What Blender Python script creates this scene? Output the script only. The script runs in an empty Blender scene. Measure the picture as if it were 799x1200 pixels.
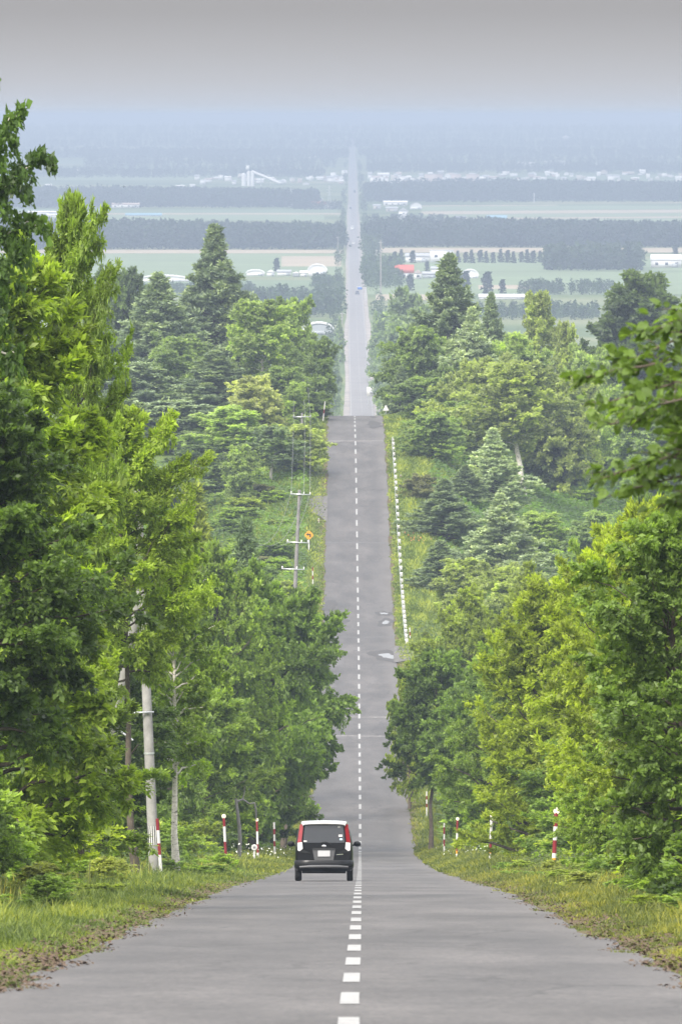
import bpy, math, random
import numpy as np
from mathutils import Vector
SC = bpy.context.scene
COL = SC.collection
PI = math.pi
R_ = math.radians

# ------------------------------------------------------------------ camera model (200 mm lens, 1:1.5 frame)
F = 10213.0                      # focal length in pixels of a 799 x 1200 frame
YH = 135.0                       # pixel row of eye level
PITCH = math.atan((600.0 - YH) / F)
YAW = math.atan(12.5 / F)
cp, sp = math.cos(PITCH), math.sin(PITCH)
cyw, syw = math.cos(YAW), math.sin(YAW)
def ray(px, py):
    cx, cy = px - 399.5, 600.0 - py
    y = F * cp + cy * sp
    z = -F * sp + cy * cp
    return cx * cyw - y * syw, cx * syw + y * cyw, z
def at(px, py, D):
    x, y, z = ray(px, py)
    return x / y * D, D, z / y * D
def X_of(px, D): return at(px, 600, D)[0]
def Z_of(py, D): return at(400, py, D)[2]
def pxm(D): return F / D

# ------------------------------------------------------------------ road profile
_prof = [(72,1170.3),(82,1146),(102,1111.2),(122,1087.3),(142,1069.7),(162,1057),(182,1047.3),(202,1040.5),(222,1036),(252,1032.3),
 (330,1023),(420,1011.5),(490,1001.5),(505,998),(520,990.5),(540,971.9),(560,947.3),(580,925.7),(600,905),(620,886.5),(635,872),(650,853.5),(680,818.4),(700,795.5),
 (720,773),(740,752.5),(760,733.5),(780,714.5),(800,695),(830,657),(860,615.5),(900,565),(940,520.5),(960,504.5),(985,493),(1010,485.5)]
_pd = np.array([p[0] for p in _prof], float)
_pz = np.array([Z_of(p[1], p[0]) for p in _prof])
ZP = -82.0                                          # the plain
_zd = np.array([0, 8000., 20000., 21500., 26000., 60000.]); _zz = np.array([ZP, ZP, -27.0, -24.5, -60.0, -60.0])
def zpl(D): return float(np.interp(D, _zd, _zz))   # the plain rises very gently towards the horizon
def DP(y):                                         # distance at which the plain shows on pixel row y
    ds = np.arange(1500, 21500, 5.0); zz = np.interp(ds, _zd, _zz); yy = YH - zz / ds * F
    return float(np.interp(-y, -yy, ds))
_ed = np.array([-60., 0., 40.]); _ez = _pz[0] + (72 - _ed) * 0.0825
_fd = np.array([1060, 1150, 1300, 1600, 2000, 2250, 2400, 8000., 20000., 21500., 26000., 60000.])
_fz = np.array([-38.0, -42.6, -49.5, -62.0, -75.0, -80.6, ZP, ZP, -27.0, -24.5, -60.0, -60.0])
_gd = np.concatenate([np.arange(-60, 2600, 1.0), [8000., 20000., 21500., 26000., 60000.]])
_gz = np.interp(_gd, np.concatenate([_ed, _pd, _fd]), np.concatenate([_ez, _pz, _fz]))
_k = np.exp(-0.5 * (np.arange(-21, 22) / 7.0) ** 2); _k /= _k.sum()
_sm = _gz.copy(); _sm[21:-26] = np.convolve(_gz[:-5], _k, 'valid')
def zroad(D): return np.interp(D, _gd, _sm)
_cxd = np.array([-60,72,102,142,202,252,400,500,560,630,700,800,900,960,1010,1700,2400,3000,3800,4800,8000,14000,60000.])
_cxp = [0,409.8,415.0,417.6,419.6,420.6,421.6,421.8,421.9,421.2,420.6,419.2,417.3,416.0,415.4,422,424,419.5,417,415,413.6,412.6,412]
_cxx = np.array([0.0] + [X_of(p, d) for p, d in zip(_cxp[1:], _cxd[1:])]); _cxx[0] = -0.1; _cxx[-1] = _cxx[-2]
def cxr(D): return np.interp(D, _cxd, _cxx)
def sst(a, b, x):
    t = np.clip((np.asarray(x, float) - a) / (b - a), 0, 1); return t * t * (3 - 2 * t)
def zground(X, D):
    X = np.asarray(X, float); D = np.asarray(D, float)
    x = X - cxr(D); a = np.abs(x)
    z = zroad(D) - 0.03
    far = 1 - sst(1250, 2200, D)
    z = z + far * (sst(3.4, 6.5, a) * 0.10 * np.sin(D * 0.21 + x) + sst(5, 12, a) * 0.35 * np.sin(D * 0.083 + x * 0.3))
    z = z + 0.10 * sst(3.2, 4.0, a) * (1 - sst(200, 600, D))
    gul = sst(690, 800, D) * (1 - sst(985, 1060, D))          # the right side of the far climb falls into a gully
    z = z - gul * np.where(x > 0, sst(4.6, 26, x) * 8.0 - sst(40, 75, x) * 5, sst(5, 12, a) * 0.8)
    z = z + far * np.where(x < 0, sst(8, 45, a) * 1.5, 0)
    z = z - sst(4.6, 8, a) * 0.5 * sst(520, 560, D) * (1 - sst(690, 760, D))
    return z
def P(px, D):                    # ground point seen under pixel column px at distance D
    x = X_of(px, D); return x, D, float(zground(x, D))

# ------------------------------------------------------------------ mesh helper
class Geo:
    def __init__(s): s.v = []; s.n = 0; s.f = {3: [], 4: []}; s.m = {3: [], 4: []}; s.t = {3: [], 4: []}; s.ng = []
    def add(s, v, f, m=0, t=None):
        v = np.asarray(v, float).reshape(-1, 3); f = np.asarray(f, int); k = f.shape[1]
        s.v.append(v); s.f[k].append(f + s.n); s.m[k].append(np.full(len(f), m, int))
        s.t[k].append(np.full(len(f), 0.5) if t is None else np.asarray(t, float)); s.n += len(v)
    def ngon(s, v, m=0):
        s.v.append(np.asarray(v, float)); s.ng.append((list(range(s.n, s.n + len(v))), m)); s.n += len(v)
    def box(s, c, d, m=0, rz=0.0, taper=1.0):
        x, y, z = [q / 2 for q in d]
        v = np.array([(-x,-y,-z),(x,-y,-z),(x,y,-z),(-x,y,-z),(-x*taper,-y*taper,z),(x*taper,-y*taper,z),(x*taper,y*taper,z),(-x*taper,y*taper,z)])
        ca, sa = math.cos(rz), math.sin(rz)
        v = np.stack([v[:,0]*ca - v[:,1]*sa, v[:,0]*sa + v[:,1]*ca, v[:,2]], 1) + np.array(c)
        s.add(v, [(0,3,2,1),(4,5,6,7),(0,1,5,4),(1,2,6,5),(2,3,7,6),(3,0,4,7)], m)
    def tube(s, path, rad, k=6, m=0, cap=False):
        path = np.asarray(path, float); M = len(path)
        rad = np.broadcast_to(np.asarray(rad, float), (M,))
        t = np.gradient(path, axis=0); t /= np.linalg.norm(t, axis=1)[:, None] + 1e-9
        ref = np.array([0.13, 0.98, 0.05]) if abs(t[:, 2]).mean() > 0.6 else np.array([0, 0, 1.0])
        a = np.cross(t, ref); a /= np.linalg.norm(a, axis=1)[:, None] + 1e-9
        b = np.cross(t, a)
        an = np.arange(k) * 2 * PI / k
        ring = path[:, None] + rad[:, None, None] * (np.cos(an)[None, :, None] * a[:, None] + np.sin(an)[None, :, None] * b[:, None])
        i = np.arange(M - 1)[:, None] * k; j = np.arange(k)[None]; j2 = (j + 1) % k
        f = np.stack([i + j, i + j2, i + k + j2, i + k + j], -1).reshape(-1, 4)
        s.add(ring.reshape(-1, 3), f, m)
        if cap:
            s.ngon(ring[0][::-1], m); s.ngon(ring[-1], m)
    def lathe(s, prof, k=12, m=0, c=(0, 0, 0), ms=None):
        an = np.arange(k) * 2 * PI / k
        v = np.array([[(r * math.cos(q), r * math.sin(q), z) for q in an] for r, z in prof]) + np.array(c)
        for i in range(len(prof) - 1):
            vv = np.concatenate([v[i], v[i + 1]]); j = np.arange(k); j2 = (j + 1) % k
            s.add(vv, np.stack([j, j2, j2 + k, j + k], 1), m if ms is None else ms[i])
    def mesh(s, name, mats, smooth=False, tint=False):
        V = np.concatenate(s.v) if s.v else np.zeros((0, 3))
        loops, starts, mi, tt = [], [], [], []; n = 0
        for k in (3, 4):
            if s.f[k]:
                f = np.concatenate(s.f[k]); loops.append(f.ravel()); starts.append(n + np.arange(len(f)) * k); n += len(f) * k
                mi.append(np.concatenate(s.m[k])); tt.append(np.concatenate(s.t[k]))
        for idx, m in s.ng:
            loops.append(np.array(idx)); starts.append(np.array([n])); n += len(idx); mi.append(np.array([m])); tt.append(np.array([.5]))
        L = np.concatenate(loops).astype(np.int32); S = np.concatenate(starts).astype(np.int32)
        me = bpy.data.meshes.new(name)
        me.vertices.add(len(V)); me.vertices.foreach_set('co', V.astype(np.float32).ravel())
        me.loops.add(len(L)); me.loops.foreach_set('vertex_index', L)
        me.polygons.add(len(S)); me.polygons.foreach_set('loop_start', S)
        me.polygons.foreach_set('material_index', np.concatenate(mi).astype(np.int32))
        for q in (mats if isinstance(mats, (list, tuple)) else [mats]): me.materials.append(q)
        me.update(calc_edges=True)
        if smooth: me.polygons.foreach_set('use_smooth', np.ones(len(S), bool))
        if tint:
            a = me.attributes.new('tint', 'FLOAT', 'FACE'); a.data.foreach_set('value', np.concatenate(tt).astype(np.float32))
        return me
    def obj(s, name, mats, parent=None, smooth=False, tint=False, color=None):
        return link(name, s.mesh(name, mats, smooth, tint), parent, color)
def link(name, me, parent=None, color=None):
    o = bpy.data.objects.new(name, me); COL.objects.link(o)
    if parent is not None: o.parent = parent
    if color is not None: o.color = (*color, 1)
    return o
def tag(o, label=None, cat=None, group=None, kind=None):
    if label: o['label'] = label
    if cat: o['category'] = cat
    if group: o['group'] = group
    if kind: o['kind'] = kind
    return o
def thing(name, loc, label, cat, group=None, rz=0.0):
    o = bpy.data.objects.new(name, None); COL.objects.link(o); o.empty_display_size = .2
    o.location = loc; o.rotation_euler = (0, 0, rz)
    return tag(o, label, cat, group)

# ------------------------------------------------------------------ materials
def nodes(name):
    m = bpy.data.materials.new(name); m.use_nodes = True; t = m.node_tree; t.nodes.clear()
    out = t.nodes.new('ShaderNodeOutputMaterial'); return m, t, out
def N(t, typ, **kw):
    n = t.nodes.new(typ)
    for k, v in kw.items():
        if k[0] == '_': setattr(n, k[1:], v)
        else: n.inputs[k].default_value = v
    return n
def noise(t, scale, detail=4, rough=.6, vec=None, dims=None):
    n = N(t, 'ShaderNodeTexNoise', Scale=scale, Detail=detail, Roughness=rough)
    if vec is not None: t.links.new(vec, n.inputs['Vector'])
    return n
def ramp(t, fac, stops):
    r = t.nodes.new('ShaderNodeValToRGB'); e = r.color_ramp.elements
    while len(e) < len(stops): e.new(.5)
    for q, (p, c) in zip(e, stops): q.position = p; q.color = (*c, 1) if len(c) == 3 else c
    t.links.new(fac, r.inputs[0]); return r
def math_(t, op, a, b=None, c=None):
    n = t.nodes.new('ShaderNodeMath'); n.operation = op
    for i, q in enumerate((a, b, c)):
        if q is None: continue
        if isinstance(q, (int, float)): n.inputs[i].default_value = q
        else: t.links.new(q, n.inputs[i])
    return n.outputs[0]
def mixc(t, fac, a, b, mode='MIX'):
    n = t.nodes.new('ShaderNodeMix'); n.data_type = 'RGBA'; n.blend_type = mode
    for sock, q in ((n.inputs[0], fac), (n.inputs[6], a), (n.inputs[7], b)):
        if isinstance(q, (int, float)): sock.default_value = q
        elif isinstance(q, tuple): sock.default_value = (*q, 1)
        else: t.links.new(q, sock)
    return n.outputs[2]
def mat(name, col, rough=.6, metal=0.0, var=.15, scale=6.0, spec=.4, coat=0.0, bump=0.0, objc=False):
    m, t, out = nodes(name)
    b = N(t, 'ShaderNodeBsdfPrincipled', Roughness=rough, Metallic=metal)
    b.inputs['Specular IOR Level'].default_value = spec; b.inputs['Coat Weight'].default_value = coat; b.inputs['Coat Roughness'].default_value = .08
    tc = N(t, 'ShaderNodeTexCoord'); n = noise(t, scale, 5, .65, tc.outputs['Object'])
    lo = tuple(c * (1 - var) for c in col); hi = tuple(min(1, c * (1 + var)) for c in col)
    r = ramp(t, n.outputs['Fac'], [(.3, lo), (.7, hi)]); c = r.outputs[0]
    t.links.new(c, b.inputs['Base Color'])
    if bump:
        bp = N(t, 'ShaderNodeBump', Strength=bump, Distance=.02); t.links.new(n.outputs['Fac'], bp.inputs['Height']); t.links.new(bp.outputs[0], b.inputs['Normal'])
    t.links.new(b.outputs[0], out.inputs[0]); return m
def leaf_mat(name, gloss=.35, trans=.5, yel=(1.14, 1.13, .62)):
    m, t, out = nodes(name)
    oi = N(t, 'ShaderNodeObjectInfo'); at_ = N(t, 'ShaderNodeAttribute', _attribute_name='tint')
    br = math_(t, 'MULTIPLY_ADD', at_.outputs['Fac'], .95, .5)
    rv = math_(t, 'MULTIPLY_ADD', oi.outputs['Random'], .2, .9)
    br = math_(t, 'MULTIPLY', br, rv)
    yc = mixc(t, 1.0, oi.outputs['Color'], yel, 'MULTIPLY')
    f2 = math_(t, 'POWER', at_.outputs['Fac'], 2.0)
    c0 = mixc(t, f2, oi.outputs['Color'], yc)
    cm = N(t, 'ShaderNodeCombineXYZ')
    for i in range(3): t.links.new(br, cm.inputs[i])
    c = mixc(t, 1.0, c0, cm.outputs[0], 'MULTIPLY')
    b = N(t, 'ShaderNodeBsdfPrincipled', Roughness=.48); b.inputs['Specular IOR Level'].default_value = gloss
    t.links.new(c, b.inputs['Base Color'])
    tr = N(t, 'ShaderNodeBsdfTranslucent'); ct = mixc(t, 1.0, c, (1.5, 1.55, .8), 'MULTIPLY'); t.links.new(ct, tr.inputs[0])
    mx = N(t, 'ShaderNodeMixShader', Fac=trans); t.links.new(b.outputs[0], mx.inputs[1]); t.links.new(tr.outputs[0], mx.inputs[2])
    t.links.new(mx.outputs[0], out.inputs[0]); return m
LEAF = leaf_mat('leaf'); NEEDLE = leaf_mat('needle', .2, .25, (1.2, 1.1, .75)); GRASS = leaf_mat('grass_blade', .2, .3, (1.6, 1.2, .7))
BARK = mat('bark', (.075, .06, .045), .9, var=.4, scale=5, bump=.4)
def birch_mat():
    m, t, out = nodes('birch_bark')
    tc = N(t, 'ShaderNodeTexCoord'); mp = N(t, 'ShaderNodeMapping'); mp.inputs['Scale'].default_value = (3, 3, 9)
    t.links.new(tc.outputs['Object'], mp.inputs[0]); n = noise(t, 1.6, 5, .7, mp.outputs[0])
    r = ramp(t, n.outputs['Fac'], [(.36, (.05, .045, .04)), (.44, (.52, .48, .42)), (.7, (.72, .67, .6))])
    b = N(t, 'ShaderNodeBsdfPrincipled', Roughness=.75); t.links.new(r.outputs[0], b.inputs['Base Color']); t.links.new(b.outputs[0], out.inputs[0]); return m
BIRCH = birch_mat()
WHITE = mat('white_paint', (.52, .51, .49), .5, var=.08); REDP = mat('red_paint', (.17, .013, .018), .5, var=.2); YELP = mat('yellow_paint', (.5, .25, .015), .5, var=.12)
CREAM = mat('cream_reflector', (.75, .68, .5), .3, var=.06)
CONCD = mat('dark_weathered_concrete', (.17, .16, .155), .85, var=.22, scale=3)
CONC = mat('weathered_concrete', (.225, .218, .207), .85, var=.22, scale=3, bump=.2)
STEEL = mat('galvanised_steel', (.5, .51, .52), .4, .7, var=.1)
BLACKP = mat('black_enamel', (.02, .02, .02), .5)
CERAM = mat('insulator_ceramic', (.75, .74, .72), .25, var=.05)
WIREM = mat('wire_sheath', (.12, .12, .12), .5)
def asphalt():
    m, t, out = nodes('old_asphalt')
    tc = N(t, 'ShaderNodeTexCoord'); o = tc.outputs['Object']
    def mapped(s):
        q = N(t, 'ShaderNodeMapping'); q.inputs['Scale'].default_value = s; t.links.new(o, q.inputs[0]); return q.outputs[0]
    n1 = noise(t, .55, 6, .62, mapped((1, .22, 1))); n2 = noise(t, 15, 4, .75, mapped((1, .1, 1))); n3 = noise(t, .9, 5, .7, mapped((.25, 1.6, 1)))
    n4 = noise(t, .05, 3, .6, mapped((1, 1, 1)))
    c = ramp(t, n1.outputs['Fac'], [(.34, (.035, .0312, .0294)), (.5, (.053, .0478, .0452)), (.66, (.073, .066, .0625))]).outputs[0]
    g = ramp(t, n2.outputs['Fac'], [(.36, (.72, .72, .72)), (.64, (1.28, 1.27, 1.26))]).outputs[0]; c = mixc(t, 1.0, c, g, 'MULTIPLY')
    g = ramp(t, n4.outputs['Fac'], [(.35, (.86, .86, .86)), (.65, (1.12, 1.12, 1.12))]).outputs[0]; c = mixc(t, 1.0, c, g, 'MULTIPLY')
    # transverse frost cracks
    ck = ramp(t, n3.outputs['Fac'], [(.485, (1, 1, 1)), (.5, (.55, .54, .53)), (.515, (1, 1, 1))]).outputs[0]; c = mixc(t, .8, c, ck, 'MULTIPLY')
    # rubber-darkened wheel paths
    sx = N(t, 'ShaderNodeSeparateXYZ'); t.links.new(o, sx.inputs[0])
    ax = math_(t, 'ABSOLUTE', sx.outputs[0])
    n5 = noise(t, .12, 3, .6, o)
    d1 = math_(t, 'ABSOLUTE', math_(t, 'SUBTRACT', ax, .85)); d2 = math_(t, 'ABSOLUTE', math_(t, 'SUBTRACT', ax, 2.25))
    dm = math_(t, 'MINIMUM', d1, d2); w = math_(t, 'MULTIPLY', math_(t, 'SUBTRACT', 1.0, math_(t, 'MINIMUM', math_(t, 'DIVIDE', dm, .5), 1.0)), math_(t, 'MULTIPLY', n5.outputs['Fac'], .42))
    c = mixc(t, w, c, (.04, .037, .036))
    # pale dusty edges
    n6 = noise(t, .7, 5, .7, o)
    e = math_(t, 'MULTIPLY', math_(t, 'SMOOTHSTEP', 2.35, 3.2, ax) if False else math_(t, 'MINIMUM', math_(t, 'MAXIMUM', math_(t, 'DIVIDE', math_(t, 'SUBTRACT', ax, 2.5), .8), 0.0), 1.0), math_(t, 'MULTIPLY', n6.outputs['Fac'], .9))
    c = mixc(t, e, c, (.085, .075, .068))
    vo = N(t, 'ShaderNodeTexVoronoi', Scale=.42, _feature='DISTANCE_TO_EDGE'); wv = mapped((1, .35, 1)); nv = noise(t, 1.4, 4, .6, wv)
    vm = N(t, 'ShaderNodeVectorMath', _operation='ADD'); t.links.new(wv, vm.inputs[0]); t.links.new(nv.outputs['Color'], vm.inputs[1]); t.links.new(vm.outputs[0], vo.inputs['Vector'])
    n7 = noise(t, .09, 2, .5, o)
    ck2 = ramp(t, vo.outputs['Distance'], [(0.0, (.5, .49, .48)), (.012, (.6, .59, .58)), (.02, (1, 1, 1))]).outputs[0]
    mk = ramp(t, n7.outputs['Fac'], [(.46, (0, 0, 0)), (.58, (1, 1, 1))]).outputs[0]; c = mixc(t, mk, c, mixc(t, 1.0, c, ck2, 'MULTIPLY'))
    b = N(t, 'ShaderNodeBsdfPrincipled', Roughness=.66); b.inputs['Specular IOR Level'].default_value = .38
    t.links.new(c, b.inputs['Base Color'])
    bp = N(t, 'ShaderNodeBump', Strength=.5, Distance=.008); t.links.new(n2.outputs['Fac'], bp.inputs['Height']); t.links.new(bp.outputs[0], b.inputs['Normal'])
    t.links.new(b.outputs[0], out.inputs[0]); return m
ASPH = asphalt()
PAINT = None
def paint_mat():
    m, t, out = nodes('worn_road_paint')
    tc = N(t, 'ShaderNodeTexCoord'); n = noise(t, 9, 5, .75, tc.outputs['Object']); n2 = noise(t, 2.2, 3, .6, tc.outputs['Object'])
    c = ramp(t, n.outputs['Fac'], [(.3, (.07, .068, .066)), (.43, (.22, .215, .208)), (.7, (.29, .285, .277))]).outputs[0]
    g = ramp(t, n2.outputs['Fac'], [(.35, (.84, .84, .84)), (.6, (1, 1, 1))]).outputs[0]; c = mixc(t, 1.0, c, g, 'MULTIPLY')
    b = N(t, 'ShaderNodeBsdfPrincipled', Roughness=.6); t.links.new(c, b.inputs['Base Color']); t.links.new(b.outputs[0], out.inputs[0]); return m
PAINT = paint_mat()
def ground_mat():
    m, t, out = nodes('ground_cover')
    tc = N(t, 'ShaderNodeTexCoord'); o = tc.outputs['Object']
    n1 = noise(t, .35, 6, .7, o); n2 = noise(t, 4.5, 5, .7, o); n3 = noise(t, .004, 5, .6, o)
    c = ramp(t, n1.outputs['Fac'], [(.3, (.05, .075, .018)), (.5, (.08, .12, .028)), (.7, (.125, .15, .045))]).outputs[0]
    g = ramp(t, n2.outputs['Fac'], [(.3, (.62, .62, .62)), (.7, (1.3, 1.3, 1.2))]).outputs[0]; c = mixc(t, 1.0, c, g, 'MULTIPLY')
    far = ramp(t, n3.outputs['Fac'], [(.38, (.05, .08, .03)), (.5, (.09, .12, .045)), (.62, (.16, .17, .09))]).outputs[0]
    sx = N(t, 'ShaderNodeSeparateXYZ'); t.links.new(o, sx.inputs[0])
    k = math_(t, 'MINIMUM', math_(t, 'MAXIMUM', math_(t, 'DIVIDE', math_(t, 'SUBTRACT', sx.outputs[1], 1300.0), 700.0), 0.0), 1.0)
    c = mixc(t, k, c, far)
    # litter and bare soil beside the asphalt
    at_ = N(t, 'ShaderNodeAttribute', _attribute_name='soil'); n4 = noise(t, 1.3, 5, .7, o)
    sk = math_(t, 'MULTIPLY', at_.outputs['Fac'], ramp(t, n4.outputs['Fac'], [(.35, (0, 0, 0)), (.55, (1, 1, 1))]).outputs[0])
    c = mixc(t, sk, c, (.085, .058, .038))
    b = N(t, 'ShaderNodeBsdfPrincipled', Roughness=.95); b.inputs['Specular IOR Level'].default_value = .1
    t.links.new(c, b.inputs['Base Color']); t.links.new(b.outputs[0], out.inputs[0]); return m
GROUND = ground_mat()
rng0 = np.random.default_rng(5)

# ------------------------------------------------------------------ terrain, road, markings
DS = np.concatenate([np.arange(69.5 - 2.5 * 52, 1120, 2.5), 1120 * (50000 / 1120) ** (np.linspace(0, 1, 110)[1:])])
XC = np.array([2.6, 3.0, 3.4, 3.8, 4.4, 5.2, 6.2, 7.5, 9, 11, 14, 18, 23, 30, 40, 55, 80, 120, 200, 400, 900, 2200, 5000, 11000])
XC = np.concatenate([-XC[::-1], [0], XC])
def strip(cols, ds, zoff, name, m, wob=0.0, zfun=None):
    rg = np.random.default_rng(9)
    D = np.repeat(ds[:, None], len(cols), 1); X = np.repeat(np.asarray(cols, float)[None], len(ds), 0).copy()
    if wob:
        w = np.convolve(rg.normal(0, 1, len(ds)), np.ones(3) / 3, 'same') * wob; w2 = np.convolve(rg.normal(0, 1, len(ds)), np.ones(3) / 3, 'same') * wob
        X[:, 0] += w; X[:, -1] += w2
    X = X + cxr(D)
    Z = (zfun(X, D) if zfun else zroad(D)) + zoff
    v = np.stack([X, D, Z], -1).reshape(-1, 3); n = len(cols)
    i = np.arange(len(ds) - 1)[:, None] * n; j = np.arange(n - 1)[None]
    f = np.stack([i + j, i + j + 1, i + n + j + 1, i + n + j], -1).reshape(-1, 4)
    g = Geo(); g.add(v, f); o = g.obj(name, m); return o
gr = strip(XC, DS, 0, 'ground', GROUND, 0, zground); tag(gr, kind='structure')
def _soil():
    me = gr.data; n = len(me.vertices); co = np.empty(n * 3, np.float32); me.vertices.foreach_get('co', co); co = co.reshape(-1, 3)
    x = np.abs(co[:, 0] - cxr(co[:, 1])); s = (1 - sst(3.3, 4.3, x))
    a = me.attributes.new('soil', 'FLOAT', 'POINT'); a.data.foreach_set('value', s.astype(np.float32))
_soil()
for p in gr.data.polygons: p.use_smooth = True
near = DS[DS < 1120]
rd = strip([-3.05, -1.6, 0, 1.6, 3.15], near, 0.0, 'road', ASPH, .13); tag(rd, kind='structure')
farD = np.concatenate([near[-1:], DS[DS > 1120]])
ASPH2 = mat('far_road_surface', (.13, .122, .12), .6, var=.15, scale=.05)  # paler than the near asphalt: grazing sun glint put into the base colour
SHOUL = mat('gravel_shoulder', (.20, .18, .165), .9, var=.3, scale=.08)
o = strip([-3.3, 0, 3.3], farD, .12, 'road', ASPH2); tag(o, kind='structure')
o = strip([-4.7, 0, 5.0], farD[farD > 2300], .05, 'verge_gravel', SHOUL, .5); tag(o, kind='structure')
g = Geo()
for x0 in (-2.95, 2.95):
    ds = farD[(farD > 2200) & (farD < 9000)]
    for a, b in zip(ds[:-1], ds[1:]):
        g.add([(cxr(d) + x0 + s * .09, d, zroad(d) + .15) for d, s in ((a, -1), (a, 1), (b, 1), (b, -1))], [(0, 1, 2, 3)])
for k in range(230, 700):
    d = 69.5 + 10 * k
    g.add([(cxr(q) + s * .08, q, zroad(q) + .15) for q, s in ((d, -1), (d, 1), (d + 5, 1), (d + 5, -1))], [(0, 1, 2, 3)])
for k in range(-9, 99):
    for h in (0, 2.5):
        a = 69.5 + 10 * k + h; b = a + 2.5
        w = .078
        g.add([(cxr(q) + s * w, q, zroad(q) + .006) for q, s in ((a, -1), (a, 1), (b, 1), (b, -1))], [(0, 1, 2, 3)])
tag(g.obj('road_marking', PAINT), kind='structure')
# sealed seams and cracks across the lane, potholes of standing water, patches
SEAM = mat('crack_sealant', (.045, .044, .043), .6, var=.3); SEAML = mat('pale_patch_seam', (.14, .13, .125), .8, var=.3, scale=2)
PATCH = mat('asphalt_patch', (.036, .0325, .031), .75, var=.3, scale=2, bump=.3)
def cross_seam(D, w, x0, x1, m, amp=.35, name='road_seam', zo=.005):
    rg = np.random.default_rng(int(D * 7)); n = int((x1 - x0) / .25) + 2
    x = np.linspace(x0, x1, n); y = D + np.cumsum(rg.normal(0, amp * .25, n)); y -= (y - D).mean(); ww = w * (.5 + rg.random(n))
    v = np.concatenate([np.stack([x + cxr(y), y - ww, zroad(y - ww) + zo], 1), np.stack([x + cxr(y), y + ww, zroad(y + ww) + zo], 1)])
    j = np.arange(n - 1); g = Geo(); g.add(v, np.stack([j, j + 1, n + j + 1, n + j], 1)); tag(g.obj(name, m), kind='structure')
for D, w, a, b, m in ((845, .35, -3.0, 3.0, SEAM), (746, .35, -2.2, 3.1, SEAM), (712, .22, -2.4, 3, SEAM), (661, .35, -2.9, 3, SEAML), (642.5, .4, -2.9, 3, SEAML), (524, .3, -2.9, 3.1, SEAM), (300, .35, .3, 3.1, SEAM), (268, .3, .1, 2.8, SEAM), (326, .4, -2.6, 3.0, SEAM), (945, .5, -2.9, 3, SEAML)):
    cross_seam(D, w, a, b, m)
def blob(x, D, rx, ry, zo, name, m, n=28):
    rg = np.random.default_rng(int(D * 13 + x * 7)); a = np.arange(n) * 2 * PI / n
    r = 1 + .28 * np.sin(a * 2 + rg.random() * 6) + .15 * np.sin(a * 5 + rg.random() * 6)
    X = x + cxr(D) + rx * r * np.cos(a); Y = D + ry * r * np.sin(a); c = (x + cxr(D), D)
    zl = float(zroad(D)); sl = float(zroad(D + 1) - zroad(D - 1)) / 2
    v = [(c[0], D, zl + zo)] + [(X[i], Y[i], zl + sl * (Y[i] - D) + zo) for i in range(n)]
    g = Geo(); g.add(v, [(0, 1 + i, 1 + (i + 1) % n) for i in range(n)]); return tag(g.obj(name, m), kind='structure')
def water_mat():
    m, t, out = nodes('puddle_water'); b = N(t, 'ShaderNodeBsdfPrincipled', Roughness=.06); b.inputs['Base Color'].default_value = (.09, .085, .08, 1); b.inputs['IOR'].default_value = 1.33; b.inputs['Specular IOR Level'].default_value = 1.0
    n = noise(t, .8, 2, .5); bp = N(t, 'ShaderNodeBump', Strength=.02, Distance=.05); t.links.new(n.outputs[0], bp.inputs['Height']); t.links.new(bp.outputs[0], b.inputs['Normal']); t.links.new(b.outputs[0], out.inputs[0]); return m
WATER = water_mat()
for x, D, rx, ry in ((-1.95, 768, 1.15, 4.6), (2.4, 764, .7, 3.6), (2.3, 775, .55, 2.6), (2.4, 724, 1.3, 5), (3.0, 664, .6, 3), (3.2, 645, .5, 3), (-2.3, 634, .8, 1.6), (2.1, 1000, .3, 2.2)):
    blob(x, D, rx * 1.15, ry * 1.2, .012, 'wet_asphalt', PATCH); blob(x, D, rx * .52, ry * .5, .02, 'puddle', WATER)
for x, D, rx, ry in ((-2.5, 785, .8, 6), (2.2, 975, 1.0, 7)):
    blob(x, D, rx, ry, .010, 'road_patch', PATCH)
# openings of side tracks
g = Geo(); z = lambda x, d: float(zground(x + cxr(d), d)) + .09
for (xa, xb, d0, d1, d2, d3) in ((-2.9, -8.6, 862, 886, 878, 886), (2.9, 9.5, 716, 735, 722, 733)):
    n = 8
    xs = np.linspace(xa, xb, n); k = np.linspace(0, 1, n) ** .5
    A = [(x + float(cxr(d0)), d0 + (d2 - d0) * q, max(z(x, d0 + (d2 - d0) * q), float(zroad(d0 + (d2 - d0) * q)) - .25 * q - .004)) for x, q in zip(xs, k)]
    B = [(x + float(cxr(d1)), d1 + (d3 - d1) * q, max(z(x, d1 + (d3 - d1) * q), float(zroad(d1 + (d3 - d1) * q)) - .25 * q - .004)) for x, q in zip(xs, k)]
    for i in range(n - 1): g.add([A[i], A[i + 1], B[i + 1], B[i]], [(0, 1, 2, 3)])
tag(g.obj('side_track', mat('track_gravel', (.085, .079, .075), .9, var=.25, scale=1.2)), kind='structure')

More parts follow.
